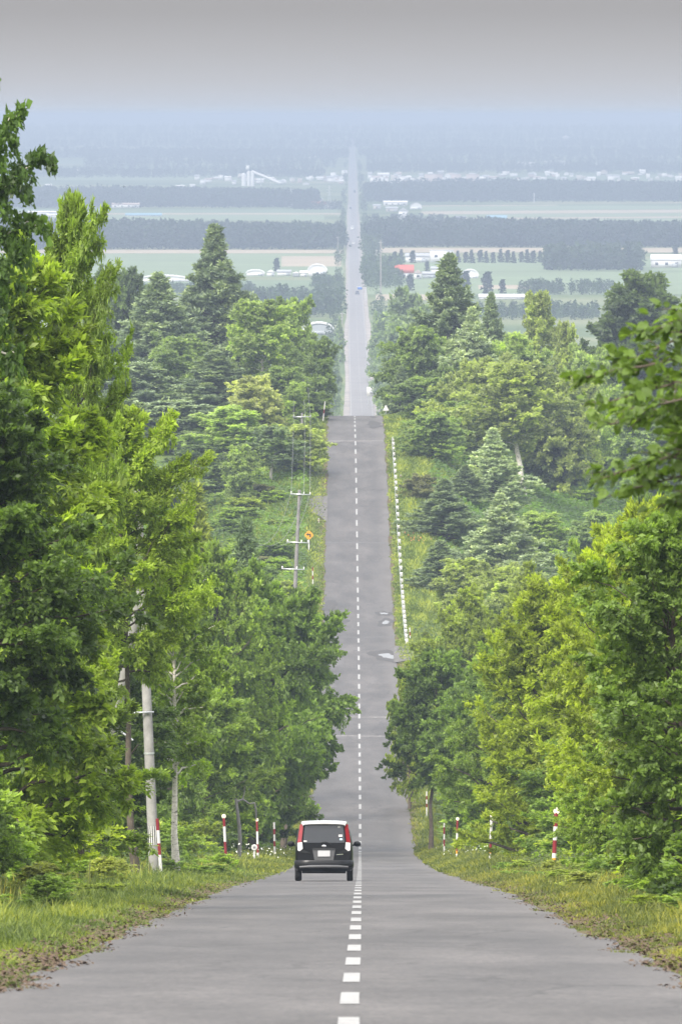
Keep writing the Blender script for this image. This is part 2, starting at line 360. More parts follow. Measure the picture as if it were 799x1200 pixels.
# ------------------------------------------------------------------ trees
def unit(a): return a / (np.linalg.norm(a, axis=-1, keepdims=True) + 1e-9)
def leaves(g, base, d, nrm, L, W, tint, mi=0):
    d = unit(d); s = unit(np.cross(d, nrm)); n = np.cross(s, d)
    L = L[:, None]; W = W[:, None]
    v = np.stack([base, base + d * L * .45 + s * W * .5 + n * L * .06, base + d * L - n * L * .05, base + d * L * .45 - s * W * .5 + n * L * .06], 1)
    f = np.arange(len(base) * 4).reshape(-1, 4); g.add(v.reshape(-1, 3), f, mi, tint)
SHAPE = {
 'round': lambda u: np.sin(PI * (u * .86 + .13)) ** .65,
 'dome': lambda u: np.sqrt(np.maximum(0, 1 - u ** 2.4)) * (.75 + .25 * u),
 'cone': lambda u: (1 - u) ** 1.0 * (.35 + .65 * np.minimum(1, u * 5 + .35)) + .02,
 'column': lambda u: np.sin(PI * (u * .8 + .18)) ** .5 * .9,
 'tier': lambda u: (1 - u) ** .6 * .95 + .05,
}
def grow(name, seed, H, R, base=.15, shape='round', nprim=60, el=(5, 65), curve=-.1, nsec=16, seclen=.45, nter=0, nleaf=14, leaf=(.2, .11),
         jit=.8, up=.6, droop=.2, lump=.35, bark=BARK, lmat=LEAF, wobble=.012, trunk=.02, tiers=0, lean=0.0, secup=0.0, gap=.0, needle=False, secang=(35, 75), vsc=.42):
    rg = np.random.default_rng(seed); gt = Geo(); gl = Geo()
    K = 9; ts = np.linspace(0, 1, K)
    wob = np.cumsum(rg.normal(0, wobble * H, (K, 2)), 0); wob -= wob[0]; wob *= (0 if shape in ('cone',) else 1)
    tp = np.stack([wob[:, 0] + lean * ts ** 1.5 * H, wob[:, 1], ts * H * .97], 1)
    tr = H * trunk * (1 - ts * .93) * (1 + .35 * np.exp(-ts * 18)); gt.tube(tp, tr, 9)
    ph = rg.random(6) * 6.28
    SB, SD, SL, SO, SK = [], [], [], [], []
    for i in range(nprim):
        u = ((i + rg.random()) / nprim) ** .9
        if tiers: u = (np.floor(u * tiers) + .25 * rg.random()) / tiers
        if rg.random() < gap: continue
        t = base + (1 - base) * u
        p0 = np.array([np.interp(t, ts, tp[:, k]) for k in range(3)])
        az = i * 2.39996 + rg.normal(0, .3)
        lm = 1 + lump * (np.sin(az * 2 + ph[0] + u * 5) * .5 + np.sin(az * 3 + ph[1] - u * 9) * .35 + rg.normal(0, .3))
        L = R * float(SHAPE[shape](u)) * max(.3, lm)
        e = R_(el[0] + (el[1] - el[0]) * u + rg.normal(0, 8))
        h = np.array([math.cos(az), math.sin(az), 0]); M = 7; s = np.linspace(0, 1, M)
        path = p0 + L * (s[:, None] * math.cos(e) * h + (s * math.sin(e) + curve * s ** 2)[:, None] * np.array([0, 0, 1.]))
        path[1:] += rg.normal(0, .02 * L, (M - 1, 3))
        gt.tube(path, np.interp(t, ts, tr) * .42 * (1 - s * .9) + .004, 5)
        n = max(3, int(nsec * (L / R + .25)))
        ss = .18 + .84 * ((np.arange(n) + rg.random(n)) / n) ** .8; ss = np.minimum(ss, 1)
        pos = np.stack([np.interp(ss, s, path[:, k]) for k in range(3)], 1)
        tan = unit(path[-1] - path[0])
        side = np.where(np.arange(n) % 2 == 0, 1, -1) * np.radians(rg.uniform(*secang, n)) * np.where(ss > .96, .15, 1)
        c, q = np.cos(side), np.sin(side)
        d = np.stack([tan[0] * c - tan[1] * q, tan[0] * q + tan[1] * c, np.full(n, tan[2]) * .7 + secup + rg.normal(0, .16 if tiers else vsc, n)], 1)
        sl = seclen * (.35 * R + .65 * L) * (1.1 - .7 * ss) * rg.uniform(.6, 1.25, n)
        SB.append(pos); SD.append(unit(d)); SL.append(sl); SO.append(np.repeat(h[None], n, 0)); SK.append(rg.normal(0, .16) + rg.normal(0, .08, n))
    SB, SD, SO = map(np.concatenate, (SB, SD, SO)); SL = np.concatenate(SL); SK = np.concatenate(SK)
    if nter:
        n = len(SB); idx = np.repeat(np.arange(n), nter); s = rg.uniform(.15, 1, len(idx)); m = len(idx)
        a = np.where(np.arange(m) % 2 == 0, 1, -1) * np.radians(rg.uniform(25, 65, m)); c, q = np.cos(a), np.sin(a); D = SD[idx]
        d = np.stack([D[:, 0] * c - D[:, 1] * q, D[:, 0] * q + D[:, 1] * c, D[:, 2] + rg.normal(0, .28, m)], 1)
        TB = SB[idx] + D * (SL[idx] * s)[:, None] + np.array([0, 0, -1]) * (droop * SL[idx] * s * s)[:, None]
        TL = SL[idx] * rg.uniform(.3, .6, m) * (1.15 - .6 * s)
        SB, SD, SL, SO, SK = TB, unit(d), TL, SO[idx], SK[idx]
    n = len(SB); idx = np.repeat(np.arange(n), nleaf); m = len(idx)
    s = rg.random(m) ** .8 * 1.05
    pos = SB[idx] + SD[idx] * (SL[idx] * s)[:, None] + np.array([0, 0, -1]) * (droop * SL[idx] * s * s)[:, None] + rg.normal(0, leaf[0] * .3, (m, 3))
    a = np.where(rg.random(m) < .5, 1, -1) * np.radians(rg.uniform(15, 70, m)); c, q = np.cos(a), np.sin(a); D = SD[idx]
    d = np.stack([D[:, 0] * c - D[:, 1] * q, D[:, 0] * q + D[:, 1] * c, D[:, 2] - droop * .8], 1) + rg.normal(0, .35, (m, 3))
    nr = np.array([0, 0, 1.]) * up + SO[idx] * .35 + rg.normal(0, jit * .6, (m, 3))
    sz = np.clip(np.exp(rg.normal(-.05, .32, m)), .4, 1.9)
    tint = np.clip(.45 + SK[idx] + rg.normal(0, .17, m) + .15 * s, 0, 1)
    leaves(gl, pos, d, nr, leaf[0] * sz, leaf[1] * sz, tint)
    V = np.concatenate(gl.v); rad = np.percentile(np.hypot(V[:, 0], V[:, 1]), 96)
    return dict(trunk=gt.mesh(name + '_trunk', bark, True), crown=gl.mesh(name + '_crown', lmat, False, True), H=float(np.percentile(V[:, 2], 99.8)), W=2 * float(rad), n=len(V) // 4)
PR = {}
PARAMS = {
 'broad_near': [dict(seed=s, H=9, R=2.6, base=.08, shape='round', nprim=75, nsec=14, seclen=.42, nter=5, nleaf=22, leaf=(.12, .07), lump=.45, jit=1.1, up=.35, vsc=.55, gap=.06) for s in (11, 12)],
 'birch_near': [dict(seed=s, H=12, R=2.7, base=.3, shape='column', nprim=70, el=(25, 70), curve=-.25, nsec=13, seclen=.4, nter=5, nleaf=18, leaf=(.12, .08), droop=.45, lump=.5, bark=BIRCH, wobble=.004, trunk=.014, gap=.05) for s in (21,)],
 'ash_near': [dict(seed=s, H=8, R=3.0, base=.08, shape='round', nprim=46, el=(15, 60), curve=-.02, nsec=17, seclen=.38, nter=4, nleaf=22, leaf=(.15, .05), up=1.2, jit=.5, droop=.15, lump=.55, secang=(22, 50), gap=.05) for s in (31, 32)],
 'feather_near': [dict(seed=s, H=9, R=2.5, base=.04, shape='column', nprim=120, el=(15, 65), curve=.05, nsec=13, seclen=.36, nter=5, nleaf=20, leaf=(.12, .05), up=.35, jit=1.05, vsc=.6, droop=.05, lump=.5, secang=(20, 55)) for s in (41, 42)],
 'layer_near': [dict(seed=33, H=13, R=2.7, base=.03, shape='round', nprim=120, el=(2, 50), curve=.0, nsec=15, seclen=.36, nter=5, nleaf=20, leaf=(.14, .07), up=1.2, jit=.6, droop=.15, lump=.45, secang=(22, 60), trunk=.012)],
 'ash_high': [dict(seed=34, H=13, R=2.5, base=.45, shape='round', nprim=85, el=(0, 60), curve=-.02, nsec=15, seclen=.38, nter=5, nleaf=20, leaf=(.14, .06), up=1., jit=.6, droop=.15, lump=.45, secang=(22, 55), trunk=.012)],
 'broad_high': [dict(seed=s, H=11, R=2.9, base=.36, shape='round', nprim=85, nsec=14, seclen=.42, nter=5, nleaf=20, leaf=(.125, .075), lump=.45, jit=.9, droop=.3) for s in (13,)],
 'half_high': [dict(seed=s, H=13, R=3.9, base=.34, shape='round', nprim=70, nsec=15, seclen=.42, nter=4, nleaf=24, leaf=(.19, .115), up=.3, jit=1.1, vsc=.6, lump=.5, gap=.04, trunk=.014) for s in (53, 54)],
 'birch_top': [dict(seed=22, H=12, R=2.2, base=.60, shape='cone', nprim=34, el=(15, 70), curve=-.2, nsec=13, seclen=.4, nter=5, nleaf=13, leaf=(.12, .085), droop=.5, lump=.6, gap=.12, bark=BIRCH, trunk=.012)],
 'dome_near': [dict(seed=37, H=12, R=3.2, base=.05, shape='dome', nprim=120, el=(2, 60), curve=-.03, nsec=16, seclen=.36, nter=5, nleaf=20, leaf=(.15, .07), up=1.1, jit=.65, droop=.2, lump=.5, secang=(22, 60), trunk=.012)],
 'ash_low': [dict(seed=s, H=5.5, R=2.3, base=.05, shape='dome', nprim=60, el=(8, 60), curve=-.04, nsec=16, seclen=.38, nter=4, nleaf=20, leaf=(.14, .055), up=1.2, jit=.5, droop=.15, lump=.5, secang=(22, 50), trunk=.01) for s in (35, 36)],
 'broad_half': [dict(seed=s, H=13, R=4.0, base=.12, shape='round', nprim=70, nsec=15, seclen=.42, nter=4, nleaf=22, leaf=(.20, .12), up=.3, jit=1.1, vsc=.6, lump=.5, gap=.06) for s in (51, 52)],
 'larch_half': [dict(seed=61, H=16, R=3.4, base=.08, shape='cone', nprim=130, el=(5, 52), curve=.08, nsec=14, seclen=.27, nter=3, nleaf=14, leaf=(.26, .07), lump=.35, lmat=NEEDLE, up=.1, vsc=1.0, secup=.3, jit=1.0, secang=(20, 50))],
 'broad': [dict(seed=s, H=10, R=4.2, base=.14, shape=('round', 'dome', 'round')[k], nprim=64, nsec=16, seclen=.42, nter=3, nleaf=20, leaf=(.27, .17), up=.25, jit=1.15, vsc=.62, lump=.5, gap=.08) for k, s in enumerate((71, 72, 73))],
 'larch': [dict(seed=s, H=14, R=3.6, base=.05, shape='cone', nprim=150, el=(8, 60), curve=.06, nsec=14, seclen=.25, nter=3, nleaf=18, leaf=(.23, .085), droop=.0, secup=.35, lump=.36, vsc=1.0, jit=1.1, lmat=NEEDLE, up=.1, secang=(20, 55)) for s in (81, 82)],
 'fir': [dict(seed=s, H=12, R=4.6, base=.05, shape='tier', nprim=80, tiers=11, el=(-3, 22), curve=.06, nsec=17, seclen=.34, nter=3, nleaf=11, leaf=(.34, .15), up=1.3, jit=.45, droop=.1, lump=.4, lmat=NEEDLE, secang=(25, 60)) for s in (91,)],
 'birch': [dict(seed=s, H=13, R=3.6, base=.36, shape='round', nprim=52, el=(15, 70), nsec=15, seclen=.42, nter=3, nleaf=17, leaf=(.26, .16), up=.25, jit=1.15, vsc=.6, lump=.5, bark=BIRCH, gap=.1, trunk=.018) for s in (101,)],
 'shrub': [dict(seed=s, H=2.4, R=1.7, base=.03, shape='dome', nprim=34, el=(20, 80), nsec=9, seclen=.5, nter=3, nleaf=9, leaf=(.24, .14), lump=.4, trunk=.01) for s in (111, 112)],
 'shrub_near': [dict(seed=s, H=2.0, R=1.3, base=.02, shape='dome', nprim=36, el=(15, 80), nsec=9, seclen=.5, nter=4, nleaf=14, leaf=(.10, .055), lump=.4, trunk=.01) for s in (121, 122)],
 'tree_far': [dict(seed=s, H=14, R=3.8, base=.05, shape=sh, nprim=40, el=e, nsec=7, seclen=.45, nter=0, nleaf=8, leaf=(.95, .6), lump=.4, trunk=.015) for s, sh, e in ((131, 'round', (5, 65)), (132, 'cone', (0, 40)), (133, 'dome', (5, 65)))],
 'tree_hazy': [dict(seed=s, H=18, R=4.5, base=.05, shape=sh, nprim=60, el=e, nsec=10, seclen=.42, nter=2, nleaf=9, leaf=(.55, .34), lump=.45, trunk=.015) for s, sh, e in ((141, 'round', (5, 65)), (142, 'cone', (0, 40)))],
}
def proto(kind, k=0):
    l = PARAMS[kind]; k %= len(l)
    if (kind, k) not in PR: PR[(kind, k)] = grow(kind, **l[k])
    return PR[(kind, k)]
SEEN = set(); rt = random.Random(3)
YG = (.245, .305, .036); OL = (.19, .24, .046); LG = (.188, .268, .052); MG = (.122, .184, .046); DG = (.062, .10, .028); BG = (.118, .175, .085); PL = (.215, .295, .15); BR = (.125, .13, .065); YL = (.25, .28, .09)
def tree(kind, k, px, ytop, wpx, D, col, label, cat='tree', group=None, name=None, lean=0.0, rz=None, sink=0.0):
    p = proto(kind, k); x = X_of(px, D); zb = float(zground(x, D)) - sink
    if D > 740: lum = .3 * col[0] + .6 * col[1] + .1 * col[2]; col = tuple(1.4 * (q * .76 + lum * .24) for q in col)   # distance haze painted into the leaf colour: greyer and lighter
    H = Z_of(ytop, D) - zb; W = wpx * D / F
    nm = name or {'larch': 'larch_tree', 'larch_half': 'larch_tree', 'fir': 'fir_tree', 'birch': 'birch_tree', 'birch_near': 'birch_tree', 'shrub': 'shrub', 'shrub_near': 'shrub'}.get(kind, 'broadleaf_tree')
    t = thing(nm, (x, D, zb), label, cat, group, rt.random() * 6.28 if rz is None else rz)
    sx, sz = W / p['W'], H / p['H']
    for part in ('trunk', 'crown'):
        o = link(part, p[part], t, col); o.scale = (sx, sx, sz)
    if kind.startswith('shrub'): t.children[0].name = 'stem'; t.children[1].name = 'foliage'
    if lean: t.rotation_euler[1] = lean; t.rotation_euler[2] = 0 if rz is None else rz
    return t
exec_trees = []
def T(*a, **k): exec_trees.append((a, k))
# --- left side, close to the camera
T('birch_top', 0, -22, 30, 165, 126, (.062, .108, .032), 'tall dark leafy tree rising against the sky at the upper left edge')  # backlit darkness is put into its leaf colour
T('ash_high', 0, 98, 232, 135, 192, LG, 'light green tree tip poking up behind the layered boughs at the upper left')
T('dome_near', 0, -4, 285, 330, 168, (.21, .288, .042), 'bright yellow-green tree with layered boughs below the dark one at the upper left')
T('broad_high', 0, -10, 452, 330, 146, (.082, .132, .035), 'deep green shaded tree filling the left edge at mid height')  # shade beneath the boughs painted in as a darker leaf colour
T('ash_high', 0, 160, 478, 190, 238, (.21, .285, .042), 'olive yellow tree rising behind the concrete pole, its top fading gold')
T('ash_low', 0, 58, 790, 200, 196, LG, 'low spreading pale green tree in front of the leaning support pole')
T('broad_near', 1, -40, 880, 150, 150, MG, 'dark bushy sapling at the lower left edge above the grass')
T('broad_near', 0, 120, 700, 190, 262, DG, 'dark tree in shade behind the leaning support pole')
T('birch_near', 0, 207, 610, 125, 266, LG, 'white-trunked birch standing right beside the concrete pole', rz=1.0)
T('ash_low', 1, 240, 812, 140, 425, LG, 'small bright tree with pale spray-like shoots right of the birch')
T('broad_near', 1, 258, 640, 150, 462, LG, 'fresh green tree between the birch and the overhanging roadside tree')
T('larch_half', 0, 226, 572, 190, 505, OL, 'feathery pale larch above the roadside birch')
T('broad_half', 0, 296, 660, 180, 475, MG, 'full green tree left of the tree that hangs over the road')
T('half_high', 1, 330, 688, 172, 500, MG, 'green tree whose crown hangs farthest over the left lane')
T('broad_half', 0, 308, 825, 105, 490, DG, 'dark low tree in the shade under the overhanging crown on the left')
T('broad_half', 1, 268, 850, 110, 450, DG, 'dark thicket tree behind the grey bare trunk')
T('broad_near', 0, 215, 790, 130, 440, MG, 'shaded green tree behind the white birch trunk')
T('larch_half', 0, 288, 612, 130, 565, BG, 'dark larch tip standing above the overhanging roadside tree')
T('broad_half', 0, 235, 690, 150, 520, BG, 'bluish green tree behind the pale larch on the left')
T('broad_half', 1, 345, 720, 100, 545, MG, 'rounded tree top just left of the road below the three-armed pole')
T('broad_half', 1, 165, 640, 180, 372, MG, 'mid-green tree behind the olive yellow one')
T('broad_half', 0, 60, 560, 200, 330, DG, 'dark tree deep in the left wood behind the layered boughs')
# --- left side, the far climb and the crest
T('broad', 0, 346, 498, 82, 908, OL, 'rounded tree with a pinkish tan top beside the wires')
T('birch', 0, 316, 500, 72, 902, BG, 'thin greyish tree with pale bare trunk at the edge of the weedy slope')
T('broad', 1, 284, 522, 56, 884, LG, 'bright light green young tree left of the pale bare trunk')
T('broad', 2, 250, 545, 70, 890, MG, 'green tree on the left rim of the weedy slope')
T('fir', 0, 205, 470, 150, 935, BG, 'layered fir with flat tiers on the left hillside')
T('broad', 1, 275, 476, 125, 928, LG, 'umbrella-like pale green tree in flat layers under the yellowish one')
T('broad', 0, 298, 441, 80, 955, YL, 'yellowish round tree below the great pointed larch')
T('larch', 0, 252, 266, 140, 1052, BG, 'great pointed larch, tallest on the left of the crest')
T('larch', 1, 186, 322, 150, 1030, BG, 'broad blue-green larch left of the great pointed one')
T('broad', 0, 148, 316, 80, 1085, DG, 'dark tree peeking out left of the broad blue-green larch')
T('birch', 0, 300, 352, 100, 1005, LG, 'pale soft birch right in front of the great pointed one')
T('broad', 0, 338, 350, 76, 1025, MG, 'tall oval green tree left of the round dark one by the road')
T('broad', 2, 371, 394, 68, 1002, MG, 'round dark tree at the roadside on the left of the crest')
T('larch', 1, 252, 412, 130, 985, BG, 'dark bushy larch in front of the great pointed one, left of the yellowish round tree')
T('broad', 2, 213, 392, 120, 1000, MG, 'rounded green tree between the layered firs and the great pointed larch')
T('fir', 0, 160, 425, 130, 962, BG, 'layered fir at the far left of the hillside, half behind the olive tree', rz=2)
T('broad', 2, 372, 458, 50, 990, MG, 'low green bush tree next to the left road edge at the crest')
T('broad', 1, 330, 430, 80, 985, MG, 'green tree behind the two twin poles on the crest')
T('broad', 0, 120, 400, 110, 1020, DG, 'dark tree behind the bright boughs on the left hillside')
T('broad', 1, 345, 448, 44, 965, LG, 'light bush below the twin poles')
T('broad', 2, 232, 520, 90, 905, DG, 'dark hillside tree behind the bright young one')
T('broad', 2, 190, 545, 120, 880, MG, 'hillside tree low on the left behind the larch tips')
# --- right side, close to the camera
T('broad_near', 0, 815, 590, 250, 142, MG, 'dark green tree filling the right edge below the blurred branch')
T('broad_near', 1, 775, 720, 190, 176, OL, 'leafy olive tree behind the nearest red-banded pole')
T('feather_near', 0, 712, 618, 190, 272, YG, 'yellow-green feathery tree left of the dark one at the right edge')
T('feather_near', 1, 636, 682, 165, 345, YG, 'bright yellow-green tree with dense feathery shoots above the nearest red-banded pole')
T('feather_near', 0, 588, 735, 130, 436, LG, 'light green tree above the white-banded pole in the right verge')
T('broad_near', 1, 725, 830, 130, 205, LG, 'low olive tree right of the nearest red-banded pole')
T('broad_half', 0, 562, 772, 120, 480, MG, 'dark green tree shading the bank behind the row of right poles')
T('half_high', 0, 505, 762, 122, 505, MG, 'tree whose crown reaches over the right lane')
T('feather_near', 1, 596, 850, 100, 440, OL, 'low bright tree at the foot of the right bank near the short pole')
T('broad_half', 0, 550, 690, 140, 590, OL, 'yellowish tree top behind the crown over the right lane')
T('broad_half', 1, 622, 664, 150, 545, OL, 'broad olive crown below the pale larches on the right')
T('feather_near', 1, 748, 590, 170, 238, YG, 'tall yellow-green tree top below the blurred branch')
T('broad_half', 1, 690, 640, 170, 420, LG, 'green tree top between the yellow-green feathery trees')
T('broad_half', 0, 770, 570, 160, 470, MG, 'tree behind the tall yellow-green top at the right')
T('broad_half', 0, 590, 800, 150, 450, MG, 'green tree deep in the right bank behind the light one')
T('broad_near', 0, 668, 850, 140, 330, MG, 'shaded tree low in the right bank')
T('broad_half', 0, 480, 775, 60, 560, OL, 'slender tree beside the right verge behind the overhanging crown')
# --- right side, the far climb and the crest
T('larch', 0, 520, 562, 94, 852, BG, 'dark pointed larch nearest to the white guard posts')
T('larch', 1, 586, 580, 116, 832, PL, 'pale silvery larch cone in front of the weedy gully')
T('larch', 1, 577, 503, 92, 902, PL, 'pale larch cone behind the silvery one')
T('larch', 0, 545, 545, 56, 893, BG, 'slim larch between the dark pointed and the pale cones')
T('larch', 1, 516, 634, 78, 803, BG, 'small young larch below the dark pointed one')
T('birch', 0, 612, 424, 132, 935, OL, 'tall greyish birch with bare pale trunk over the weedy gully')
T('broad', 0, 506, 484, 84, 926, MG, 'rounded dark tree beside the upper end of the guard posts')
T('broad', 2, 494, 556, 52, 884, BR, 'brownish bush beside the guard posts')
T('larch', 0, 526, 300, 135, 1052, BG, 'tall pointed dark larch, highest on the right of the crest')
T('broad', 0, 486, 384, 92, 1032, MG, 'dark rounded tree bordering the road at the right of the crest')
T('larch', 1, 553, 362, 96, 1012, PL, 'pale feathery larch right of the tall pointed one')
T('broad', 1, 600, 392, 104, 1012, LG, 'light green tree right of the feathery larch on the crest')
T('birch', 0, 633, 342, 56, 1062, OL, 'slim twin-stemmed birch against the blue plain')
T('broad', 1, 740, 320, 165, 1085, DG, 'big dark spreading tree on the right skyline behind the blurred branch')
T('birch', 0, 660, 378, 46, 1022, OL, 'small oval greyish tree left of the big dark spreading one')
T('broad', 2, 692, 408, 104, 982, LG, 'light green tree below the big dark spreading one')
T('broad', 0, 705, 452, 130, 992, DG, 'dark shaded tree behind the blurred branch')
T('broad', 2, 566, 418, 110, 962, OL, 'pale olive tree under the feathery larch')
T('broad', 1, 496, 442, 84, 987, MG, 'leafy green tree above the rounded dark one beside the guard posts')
T('broad', 1, 548, 470, 90, 945, MG, 'round mid-green tree left of the greyish birch')
T('broad', 0, 660, 440, 100, 965, OL, 'olive tree right of the tall greyish birch')
T('broad', 0, 770, 480, 130, 950, MG, 'tree behind the blurred branch at the right frame edge')
T('larch', 0, 470, 430, 44, 1025, BG, 'small dark tree touching the right road edge at the crest')
T('broad', 2, 650, 500, 80, 965, DG, 'dark tree in the shade right of the greyish birch')
T('larch', 0, 575, 345, 70, 1075, BG, 'dark larch half behind the feathery pale one')
T('broad', 2, 530, 425, 70, 990, MG, 'mid-green tree at the foot of the tall pointed larch')
T('broad', 1, 630, 600, 90, 870, LG, 'pale bush right of the silvery larch')
T('broad', 1, 545, 655, 90, 775, OL, 'olive bush below the young larches')
T('broad', 2, 600, 660, 110, 760, OL, 'wide olive bush at the near edge of the weedy gully')
T('broad', 1, 700, 600, 120, 850, MG, 'green bush on the far right of the weedy gully')
for a, k in exec_trees: tree(*a, **k)
# --- understory along both verges
rs = random.Random(17)
def bush(kind, i, x, D, h, w, col, label, group, cat='bush'):
    X = float(cxr(D)) + x; p = proto(kind, i); zb = float(zground(X, D)) - .05
    t = thing('shrub', (X, D, zb), label, cat, group, rs.random() * 6.28)
    for part, nm in (('trunk', 'stem'), ('crown', 'foliage')):
        o = link(nm, p[part], t, col); o.scale = (w / p['W'], w / p['W'], h / p['H'])
cols = [MG, LG, OL, DG, LG, YG]
for side, lab in ((-1, 'leafy bush under the roadside trees on the left'), (1, 'leafy bush under the roadside trees on the right')):
    for i in range(40):
        D = 112 + 375 * ((i + rs.random()) / 40) ** 1.25; wd = rs.uniform(1.8, 3.2); h = max(rs.uniform(.9, 2.3), wd * .55)
        x = ((4.55 + .45 * float(sst(135, 175, D)) + .9 * float(sst(190, 245, D))) + wd * .5 + rs.uniform(0, .7)) if side > 0 else -((5.5 + .4 * float(sst(200, 240, D))) + wd * .5 + rs.uniform(0, .8))
        if side < 0 and 205 < D < 262: x -= 1.6
        bush('shrub_near', i, x, D, h, wd, cols[i % 6], lab, 'bushes along the %s verge' % ('left' if side < 0 else 'right'))
for i in range(26):
    D = 112 + 200 * (i + rs.random()) / 26; wd = rs.uniform(.8, 1.7)
    if 200 < D < 250: continue
    bush('shrub_near', i, -rs.uniform(4.3, 5.6) - wd * .4, D, rs.uniform(.3, .8), wd, [LG, OL, LG, MG, YL][i % 5], 'knee-high weed clump at the back of the left grass verge', 'weed clumps along the left verge', 'weed clump')
for i in range(14):
    D = 118 + 200 * (i + rs.random()) / 14; wd = rs.uniform(.7, 1.4)
    bush('shrub_near', i, rs.uniform(4.2, 5.2) + wd * .4, D, rs.uniform(.25, .6), wd, [LG, OL, LG, MG, YL][i % 5], 'knee-high weed clump at the back of the right grass verge', 'weed clumps along the right verge', 'weed clump')
for i in range(16):
    D = rs.uniform(770, 910); x = -rs.uniform(7, 17)
    bush('shrub', i, x, D, rs.uniform(.6, 1.5), rs.uniform(2, 4), [LG, MG, LG, OL][i % 4], 'low bush on the weedy slope left of the far road', 'bushes on the left slope')
for i in range(22):
    D = 765 + 6.4 * i; x = -rs.uniform(6.4, 17)
    bush('shrub', i, x, D, rs.uniform(1.4, 3.0), rs.uniform(3, 5), [MG, LG, OL, LG, BR][i % 5], 'tall bush on the weedy slope between the wood and the far road', 'tall bushes on the left slope')
for i in range(30):
    D = rs.uniform(800, 1000); x = rs.uniform(11, 36)
    bush('shrub', i, x, D, rs.uniform(.6, 1.6), rs.uniform(2, 4.5), [LG, MG, LG, OL][i % 4], 'low bush in the weedy gully right of the guard posts', 'bushes in the right gully')
for i in range(10):
    D = 520 + i * 24; 
    bush('shrub', i, -rs.uniform(5.6, 7), D, rs.uniform(1, 2.4), rs.uniform(2.4, 4), [MG, LG, OL][i % 3], 'roadside bush in the left verge of the valley floor', 'bushes on the valley floor')
    bush('shrub', i + 1, rs.uniform(6.0, 8), D, rs.uniform(1, 2.0), rs.uniform(2.4, 4), [LG, OL, MG][i % 3], 'roadside bush in the right verge of the valley floor', 'bushes on the valley floor')

# --- the blurred branch close to the camera: a tree standing just outside the right edge
def near_branch():
    rg = np.random.default_rng(77); D = 66.0; xb = 6.6; zb = float(zground(xb, D))
    t = thing('broadleaf_tree', (xb, D, zb), 'out-of-focus tree reaching big round leaves in from the right edge', 'tree')
    gt, gl = Geo(), Geo(); Ht = 8.6
    s = np.linspace(0, 1, 9); tp = np.stack([.25 * np.sin(s * 4), .2 * s, s * Ht], 1); gt.tube(tp, .17 * (1 - s * .85), 10)
    def loc(px, py, d): q = at(px, py, d); return np.array([q[0] - xb, q[1] - D, q[2] - zb])
    tips = [(676, 452, 66, 1.0), (700, 470, 65.4, .8), (725, 420, 66.5, 1.), (760, 395, 66, 1.), (795, 372, 67, 1.), (745, 480, 65, 1.), (785, 450, 66, 1.), (715, 500, 66, .8), (775, 500, 66.4, 1.), (720, 560, 65.5, 1.), (755, 545, 66.2, 1.), (790, 585, 66, 1.), (735, 585, 66.6, .7), (800, 530, 65.6, 1.), (835, 400, 66, 1.), (850, 480, 66.5, 1), (860, 560, 65.5, 1), (835, 620, 66, 1), (900, 340, 66, 1), (930, 450, 66, 1), (940, 560, 66, 1), (1000, 280, 66, 1), (1050, 400, 67, 1), (1100, 500, 65, 1), (1060, 620, 66, 1), (980, 640, 65, 1)]
    for i, (px, py, d, k) in enumerate(tips):
        e = loc(px, py, d); h = min(Ht * .95, max(1.8, e[2] * .8 + .6 + rg.normal(0, .3))); p0 = np.array([.25 * math.sin(h / Ht * 4), .2 * h / Ht, h])
        M = 10; q = np.linspace(0, 1, M)[:, None]; path = p0 + (e - p0) * q + np.array([0, 0, 1]) * (.55 * np.sin(q * PI)) + rg.normal(0, .03, (M, 3)) * q
        gt.tube(path, .035 * (1 - q[:, 0] * .9) + .003, 5)
        L = np.linalg.norm(e - p0)
        for j in range(56):
            u = .45 + .55 * (j + rg.random()) / 56; b = np.array([np.interp(u, q[:, 0], path[:, c]) for c in range(3)])
            d = unit(np.array([*(rg.normal(0, .7, 2) + unit(e - p0)[:2] * .8), rg.normal(.05, .35)])); l = rg.uniform(.18, .45) * (1.1 - .5 * u)
            gt.tube(np.stack([b, b + d * l * .5, b + d * l - np.array([0, 0, .04])]), [.006, .004, .002], 4)
            n = 8; ss = rg.uniform(.2, 1.05, n)[:, None]; pos = b + d * l * ss + rg.normal(0, .02, (n, 3))
            dd = d + rg.normal(0, .6, (n, 3)) + np.array([0, 0, -.45]); nr = np.array([0, 0, 1.]) + rg.normal(0, .6, (n, 3)); sz = rg.uniform(.06, .115, n)
            # rounded leaf: six-sided blade folded on its midrib
            dd = unit(dd); sd = unit(np.cross(dd, nr)); nn = np.cross(sd, dd); Z = sz[:, None]
            v = np.stack([pos, pos + dd * Z * .3 + sd * Z * .36 + nn * Z * .08, pos + dd * Z * .68 + sd * Z * .30 + nn * Z * .06, pos + dd * Z - nn * Z * .08, pos + dd * Z * .68 - sd * Z * .30 + nn * Z * .06, pos + dd * Z * .3 - sd * Z * .36 + nn * Z * .08, pos + dd * Z * .5], 1)
            k0 = np.arange(n)[:, None] * 7
            tn = np.clip(rg.normal(.45, .2, n), 0, 1)
            for f in ((0, 1, 2, 6), (6, 2, 3, 4), (0, 6, 4, 5)):
                gl.add(v.reshape(-1, 3), k0 + np.array(f)[None], 0, tn)
    gt.obj('trunk', BARK, t, True); gl.obj('crown', LEAF, t, False, True, (.115, .18, .04))
near_branch()

